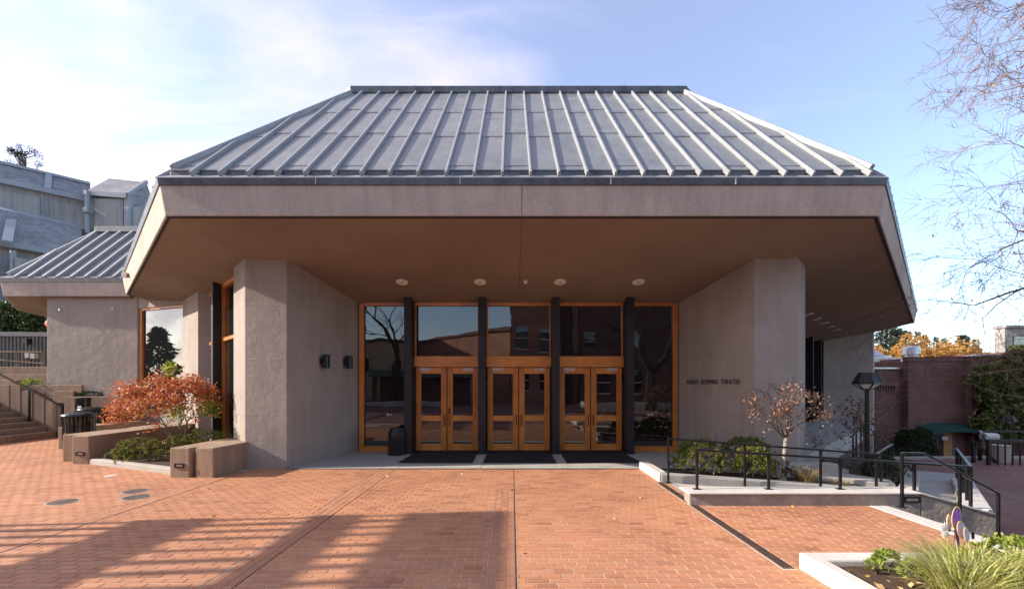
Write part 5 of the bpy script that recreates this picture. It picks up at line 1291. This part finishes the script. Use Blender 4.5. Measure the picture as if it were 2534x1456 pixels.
for pts_ in ([(16.4,11,8.2),(14.8,10,9.4),(12.6,9.0,10.2),(10.7,8.4,10.4)], [(16.4,11,6.9),(15.0,9.9,8.0),(13.6,9.2,8.7),(12.2,8.7,8.9)]):
    mb.tube(pts_, [.10,.08,.06,.03], 6)
    for k in range(8):
        u = random.uniform(.35,1); i_ = min(2, int(u*3)); q = Vector(pts_[i_]).lerp(Vector(pts_[i_+1]), u*3-i_)
        grow(mb, q, Vector((-1, random.gauss(-.1,.35), random.gauss(-.1,.4))), .03, random.uniform(.8,1.3), 4, dict(ob_, up=-.04), tips)
for d, ln in (((.6,.4,1),3),((.3,.9,1),3),((1,-.3,.8),3)): grow(mb, Vector((16.4,11,8.5)), Vector(d), .09, ln, 3, ob_, tips)
mb.build('branches', 'bark_twig', bt, recalc=False)
near = [t_ for t_ in tips if t_[0].x/t_[0].y < 1.25]
P = []; D = []
for k in range(26):
    q, d = random.choice(near or tips); P.append(q); D.append(Vector((random.gauss(0,.4),random.gauss(0,.4),-1)))
leaves('crown', P, D, RNG.uniform(.05,.09,len(P)), .6, 'leaf_fallen', bt, kind='stuff')
random.seed(78)
bt2 = thing('bare_tree', 'low bare branches sprawling in front of the ivy', 'tree', (24,17.5,-2.1)); mb = MB(); tips = []
mb.tube([(24,17.5,-2.1),(23.8,17.5,.5),(23.2,17.4,2.6)], [.16,.13,.10], 8)
for z, d, ln in ((.6,(-1,.0,.12),2.4),(1.6,(-1,.1,.25),2.4),(2.5,(-1,0,.3),2.6),(2.6,(-.6,-.3,.8),2.0)): grow(mb, Vector((23.6,17.45,z)), Vector(d), .06, ln, 4, dict(ob_, up=.0, seg=4), tips)
mb.build('branches', 'bark_twig', bt2, recalc=False)

# ------------------------------------------------------------------ left background: the older theatre on the hill
OT = thing('hill_theatre', 'tall pale grey theatre with slate roofs and a turret on the slope behind the wing', 'building', (-34,34,1.5))
e0, e1 = V(-60,440,29.5), V(224,505,33.5); e1.z = e0.z
dv = (e1-e0); 
def quadwall(name, a, c, z0, z1, mat, th=.3, parent=OT):
    a, c = Vector(a), Vector(c); d = Vector((c.x-a.x,c.y-a.y,0)).normalized(); nn = Vector((-d.y,d.x,0))*th
    return MB().prism([(a.x,a.y),(c.x,c.y),(c.x+nn.x,c.y+nn.y),(a.x+nn.x,a.y+nn.y)], z0, z1).build(name, mat, parent)
ez = e0.z
d_ = Vector((dv.x,dv.y,0)).normalized(); nb = Vector((-d_.y,d_.x,0))     # away from the viewer
if nb.y < 0: nb = -nb
quadwall('wall', e0, e1, 1, ez, 'theatre_grey', .5)
pan_ = lambda t0, t1, z0, z1: quadwall('wall_panel', (e0+dv*t0-nb*.06), (e0+dv*t1-nb*.06), z0, z1, 'theatre_panel', .05)
pan_(.02,.53,ez-3.0,ez-.5); pan_(.62,.95,ez-3.4,ez-.5)
def slope(a, c, z0, up_, back_, mat, name='roof'):
    a, c = Vector(a), Vector(c); b0 = a+nb*back_; b1 = c+nb*back_
    return MB().hexa([(a.x,a.y,z0-.15),(c.x,c.y,z0-.15),(b1.x,b1.y,z0+up_-.15),(b0.x,b0.y,z0+up_-.15)], [(a.x,a.y,z0),(c.x,c.y,z0),(b1.x,b1.y,z0+up_),(b0.x,b0.y,z0+up_)]).build(name, mat, OT)
slope(e0-nb*.3, e1-nb*.3, ez+.1, 1.75, 1.6, 'slate')
MB().bar(e0-nb*.36+Vector((0,0,.1)), e1-nb*.36+Vector((0,0,.1)), .18, .38).build('gutter', 'trim_blue', OT)
MB().bar(e0+nb*1.3+Vector((0,0,1.9)), e1+nb*1.3+Vector((0,0,1.9)), .3, .2).build('ridge_trim', 'trim_blue', OT)
k_ = e0+dv*.60; MB().bar(k_-nb*.3+Vector((0,0,.2)), k_+nb*1.3+Vector((0,0,1.95)), .35, .15).build('hip_trim', 'trim_blue', OT)
# turret
tc = V(265,480,34.5)
a_, b_, c_, g_ = V(222,480,33.0), V(318,487,33.0), V(364,480,35.0), V(376,478,37)
pl = [(a_.x,a_.y),(b_.x,b_.y),(c_.x,c_.y),(g_.x,g_.y),(g_.x-1,42),(a_.x,42)]
zt_ = V(222,479,33).z
MB().prism(pl, 1, [zt_,zt_,zt_+1.2,zt_+.3,zt_,zt_]).build('turret_wall', 'theatre_grey', OT)
apx = V(270,441,35.4); apr = V(363,451,35.6)
MB().add([(a_.x-.2,a_.y-.2,zt_+.05),(b_.x+.1,b_.y-.2,zt_+.05-.25),(apr.x,apr.y,apr.z),(apx.x,apx.y,apx.z),(c_.x,c_.y,zt_+.6),(a_.x-.2,40,zt_)], [(0,1,2,3),(1,4,2),(0,3,5),(2,4,5,3)]).build('turret_roof', 'slate', OT)
MB().bar((a_.x-.2,a_.y-.25,zt_-.05),(b_.x+.1,b_.y-.25,zt_-.3),.2,.35).build('gutter', 'trim_blue', OT); MB().bar((b_.x+.1,b_.y-.25,zt_-.2),(apr.x,apr.y,apr.z+.05),.2,.3).build('hip_trim', 'trim_blue', OT)
MB().bar((b_.x+.05,b_.y-.05,1),(b_.x+.05,b_.y-.05,zt_-.3),.35,.35).build('corner_pilaster', 'trim_blue', OT)
q0, q1 = V(234,492,32.9), V(306,494,32.9); MB().box(q0.x,q1.x,32.86,32.95,6,q0.z).build('wall_panel', 'theatre_panel', OT)
q0, q1 = V(322,480,33.05), V(360,476,34.75); MB().prism([(q0.x+.2,q0.y),(q1.x,q1.y),(q1.x,q1.y+.1),(q0.x+.2,q0.y+.1)], 9, [15.6,16.6,16.6,15.6]).build('wall_panel', 'theatre_panel', OT)
MB().tube([V(217,472,32.6), V(217,577,32.6)], .16, 8).build('downpipe', 'trim_blue', OT); MB().box(V(211,0,32.5).x,V(223,0,32.5).x,32.3,32.7,V(0,527,32.5).z,V(0,516,32.5).z).build('rain_head', 'trim_blue', OT)
# lower lean-to roofs in front
l0, l1 = V(-60,590,26.0), V(117,626,28.5); l1.z = l0.z; lz = l0.z
l1b = V(200,640,30.5)
slope(l0-nb*.0, l1+(l1-l0)*.55, lz, 3.0, 3.4, 'slate')
MB().bar(l0-nb*.1, l1+(l1-l0)*.55-nb*.1, .2, .35).build('gutter', 'trim_blue', OT)
quadwall('wall', l0+nb*.5, l1+(l1-l0)*.6+nb*.5, 1, lz-.1, 'theatre_grey', .4)
MB().bar(V(23,603,26.6)+Vector((0,-.1,.1)), V(33,530,29.9)+Vector((0,0,.15)), .45, .15).build('hip_trim', 'trim_blue', OT)
slope(l0+nb*3.6, l1+(l1-l0)*.7+nb*3.6, lz+3.1, .9, 2.4, 'trim_blue')
MB().tube([V(33,620,27.1), V(33,770,27.1)], .14, 8).build('downpipe', 'trim_blue', OT)
quadwall('wall_panel', V(38,636,27.0), V(100,660,28.0), 3, V(38,636,27.0).z, 'theatre_panel', .05)
random.seed(61)
pn = thing('pine_tree', 'dark pine top showing above the slate roof of the hill theatre', 'tree', (-50,47,8)); mb = MB(); tips = []
q = V(60,430,45)
mb.tube([(q.x,45,8),(q.x+.1,45,q.z),(q.x+.2,45,q.z+1.6)], [.3,.12,.05], 6)
for k in range(15):
    a = random.uniform(0,6.283); zz = q.z-.4+k*.16; grow(mb, Vector((q.x+.1,45,zz)), Vector((math.cos(a),math.sin(a),.75)), .06, 1.25-.04*k, 1, dict(wig=.1,fork=(2,3),ang=(15,40),lr=(.5,.7),up=.05,rmin=.012), tips)
mb.build('trunk', 'bark', pn); P = []; D = []
for (p_, d) in tips:
    for k in range(26): P.append(p_+Vector([random.gauss(0,.13) for _ in range(3)])); D.append(d+Vector([random.gauss(0,.8) for _ in range(3)]))
leaves('crown', P, D, RNG.uniform(.15,.32,len(P)), .14, 'leaf_fir', pn, kind='stuff')

# ------------------------------------------------------------------ what the glass mirrors and what shades the plaza: the far side of the court and an added shade block
gal = thing('timber_screen', 'tall open timber screen with rails and thin posts shading the brick plaza', 'screen', (-12,-1,0))
MB().box(-12.10,-11.9,-7,5.2,5.155,5.81).build('roof_fascia', 'timber', gal)
for (za, zb_) in ((4.53,4.84),(3.38,3.86),(2.0,2.2)): MB().box(-12.06,-11.94,-7,5.2,za,zb_).build('rail', 'timber', gal)
y = -7+.1; k = 0
while y < 5.2:
    w_ = random.choice((.07,.09,.11)); MB().box(-12.05+.001,-11.95-.001,y,y+w_,0,5.155).build('post', 'timber', gal); y += random.uniform(.24,.36); k += 1

bb = thing('corner_building', 'tall red brick corner building with sash windows, mirrored in the upper glazing', 'building', (8,-20,0))
MB().box(-.1,4.5,-24,-16.7,0,13).build('wall', 'brick_brown', bb); MB().box(4.5,24,-26,-18.5,0,13.5).build('wall', 'brick_red', bb); MB().box(6.5,26,-18.4,-16.2,0,5.2).build('wing_wall', 'brick_red', bb)
MB().box(-.25,4.7,-24,-16.5,9.6,9.9).build('cornice', 'brick_red', bb)
for (x, z) in ((1.0,6.2),(3.2,6.0),(7.6,6.0),(12,6.0),(1.0,2.2),(3.2,2.2),(8.5,2.0),(11.5,2.0)):
    yb = -16.7 if x < 4.5 else (-18.5 if z > 5 else -16.2); w = MB().box(x-.55,x+.55,yb-.1,yb+.03,z-1.0,z+1.1).build('window', 'glass_window', bb)
    MB().box(x-.65,x+.65,yb+.001,yb+.12,z-1.15,z-1.0).build('sill', 'concrete_light', w); MB().box(x-.55,x+.55,yb+.031,yb+.07,z-.02,z+.06).build('sash_rail', 'white_paint', w)
MB().box(5.9,6.4,-18.45,-18.2,0,13.4).build('pilaster', 'brick_brown', bb)
b2_ = thing('row_building', 'long brick building with a raking parapet, mirrored in the upper glazing', 'building', (-6,-26,0))
MB().prism([(-.2,-20),(-13.2,-34),(-13.2,-40),(2,-40)], 0, 7.7).build('wall', 'brick_brown', b2_); MB().sweep([(-13.3,-33.9),(-.15,-19.8)], [(.12,7.4),(.2,7.75),(-.1,7.75),(-.1,7.4)]).build('cornice', 'brick_red', b2_)
b3_ = thing('tan_building', 'plain tan building mirrored in the side pane of the entrance', 'building', (-16,-34,0))
MB().box(-21,-13.4,-42,-32,0,7.6).build('wall', 'plaster_sunlit', b3_); MB().box(-21.2,-13.2,-32.2,-31.8,7.3,7.7).build('cornice', 'timber', b3_)
sp_ = thing('shop_front', 'shop front with a green tiled canopy, mirrored in the side pane', 'shop', (-8,-14,0))
MB().box(-13,-3.2,-19.5,-16.0,0,2.5).build('wall', 'brick_red', sp_); MB().box(-13,-3,-16.0,-14.8,2.5,3.15).build('canopy', 'green_tile', sp_)
for x in (-12,-8.8,-6.2,-3.6): MB().box(x-.15,x+.15,-15.2,-14.95,0,2.5).build('canopy_post', 'plaster_tan', sp_)
random.seed(101)
def bare(lab, base, h, r, seed, lean=(0,0,0), depth=5):
    random.seed(seed); t = thing('bare_tree', lab, 'tree', base); mb = MB(); tips = []
    o = dict(wig=.08, fork=(2,3), ang=(16,40), lr=(.62,.82), up=.03, taper=.72, rr=(.62,.8), rmin=.01, side=1)
    grow(mb, Vector(base), Vector((lean[0],lean[1],1)), r, h*.3, depth, o, tips); mb.build('branches', 'bark_dark', t, recalc=False); return t
bare('bare street tree mirrored in the pane beside the litter bin', (-10.3,-13.5,0), 13, .36, 102, (0,0,0), 6)
bare('forked bare tree mirrored in the pane beside the lettered wall', (10.0,-7.5,0), 9, .5, 103, (.05,0,0), 6)
bare('bare tree whose branches throw soft stripes across the brick plaza', (-27,3.2,0), 10, .25, 104)
for (xa, xb, ya, yb) in ((-11,-2,-11,-10.6),(6,16,-9,-8.6)):
    pass
pl_ = thing('street_planter', 'low concrete planter across the court, mirrored in the door panes', 'planter', (9,-8,0)); MB().box(5.5,13,-10,-7.2,0,.5).build('planter_wall', 'concrete_light', pl_, bevel=.03); MB().box(5.7,12.8,-9.8,-7.4,.5,.53).build('planter_earth', 'soil', pl_)
pl_ = thing('street_planter', 'long low concrete planter before the shop, mirrored in the side pane', 'planter', (-8,-12,0)); MB().box(-13,-6,-14,-12.6,0,.4).build('planter_wall', 'concrete_light', pl_, bevel=.03); MB().box(-12.8,-6.2,-13.8,-12.8,.4,.43).build('planter_earth', 'soil', pl_)

wb_ = thing('added_shade_building', 'tall plain unseen building added to shade the forecourt', 'building', (-27,-22,0))  # unseen block, added to keep the mirrored forecourt in shade
MB().box(-32,-22.5,-42,-6.5,0,13.5).build('wall', 'brick_brown', wb_); MB().box(-32.2,-22.3,-42.2,-6.3,13.5,13.8).build('cornice', 'brick_red', wb_)
for j in range(2):
    for i in range(8):
        y = -39+i*4.2; w = MB().box(-22.52,-22.44,y-.6,y+.6,3+j*5,5.2+j*5).build('window', 'glass_window', wb_); MB().box(-22.5,-22.35,y-.7,y+.7,2.85+j*5,3+j*5).build('sill', 'concrete_light', w)
for k, (x, y, h) in enumerate(((-33,7.5,5.4),(-34.5,10.5,6.2),(-33,13.5,4.6))):
    conifer(['dark evergreen beyond the steps, nearest the plaza','dark evergreen beyond the steps, middle and tallest','dark evergreen beyond the steps, farthest and smallest'][k], (x,y,0), h, 2.3, 'evergreens beyond the steps', 120+k, 1800, .5)
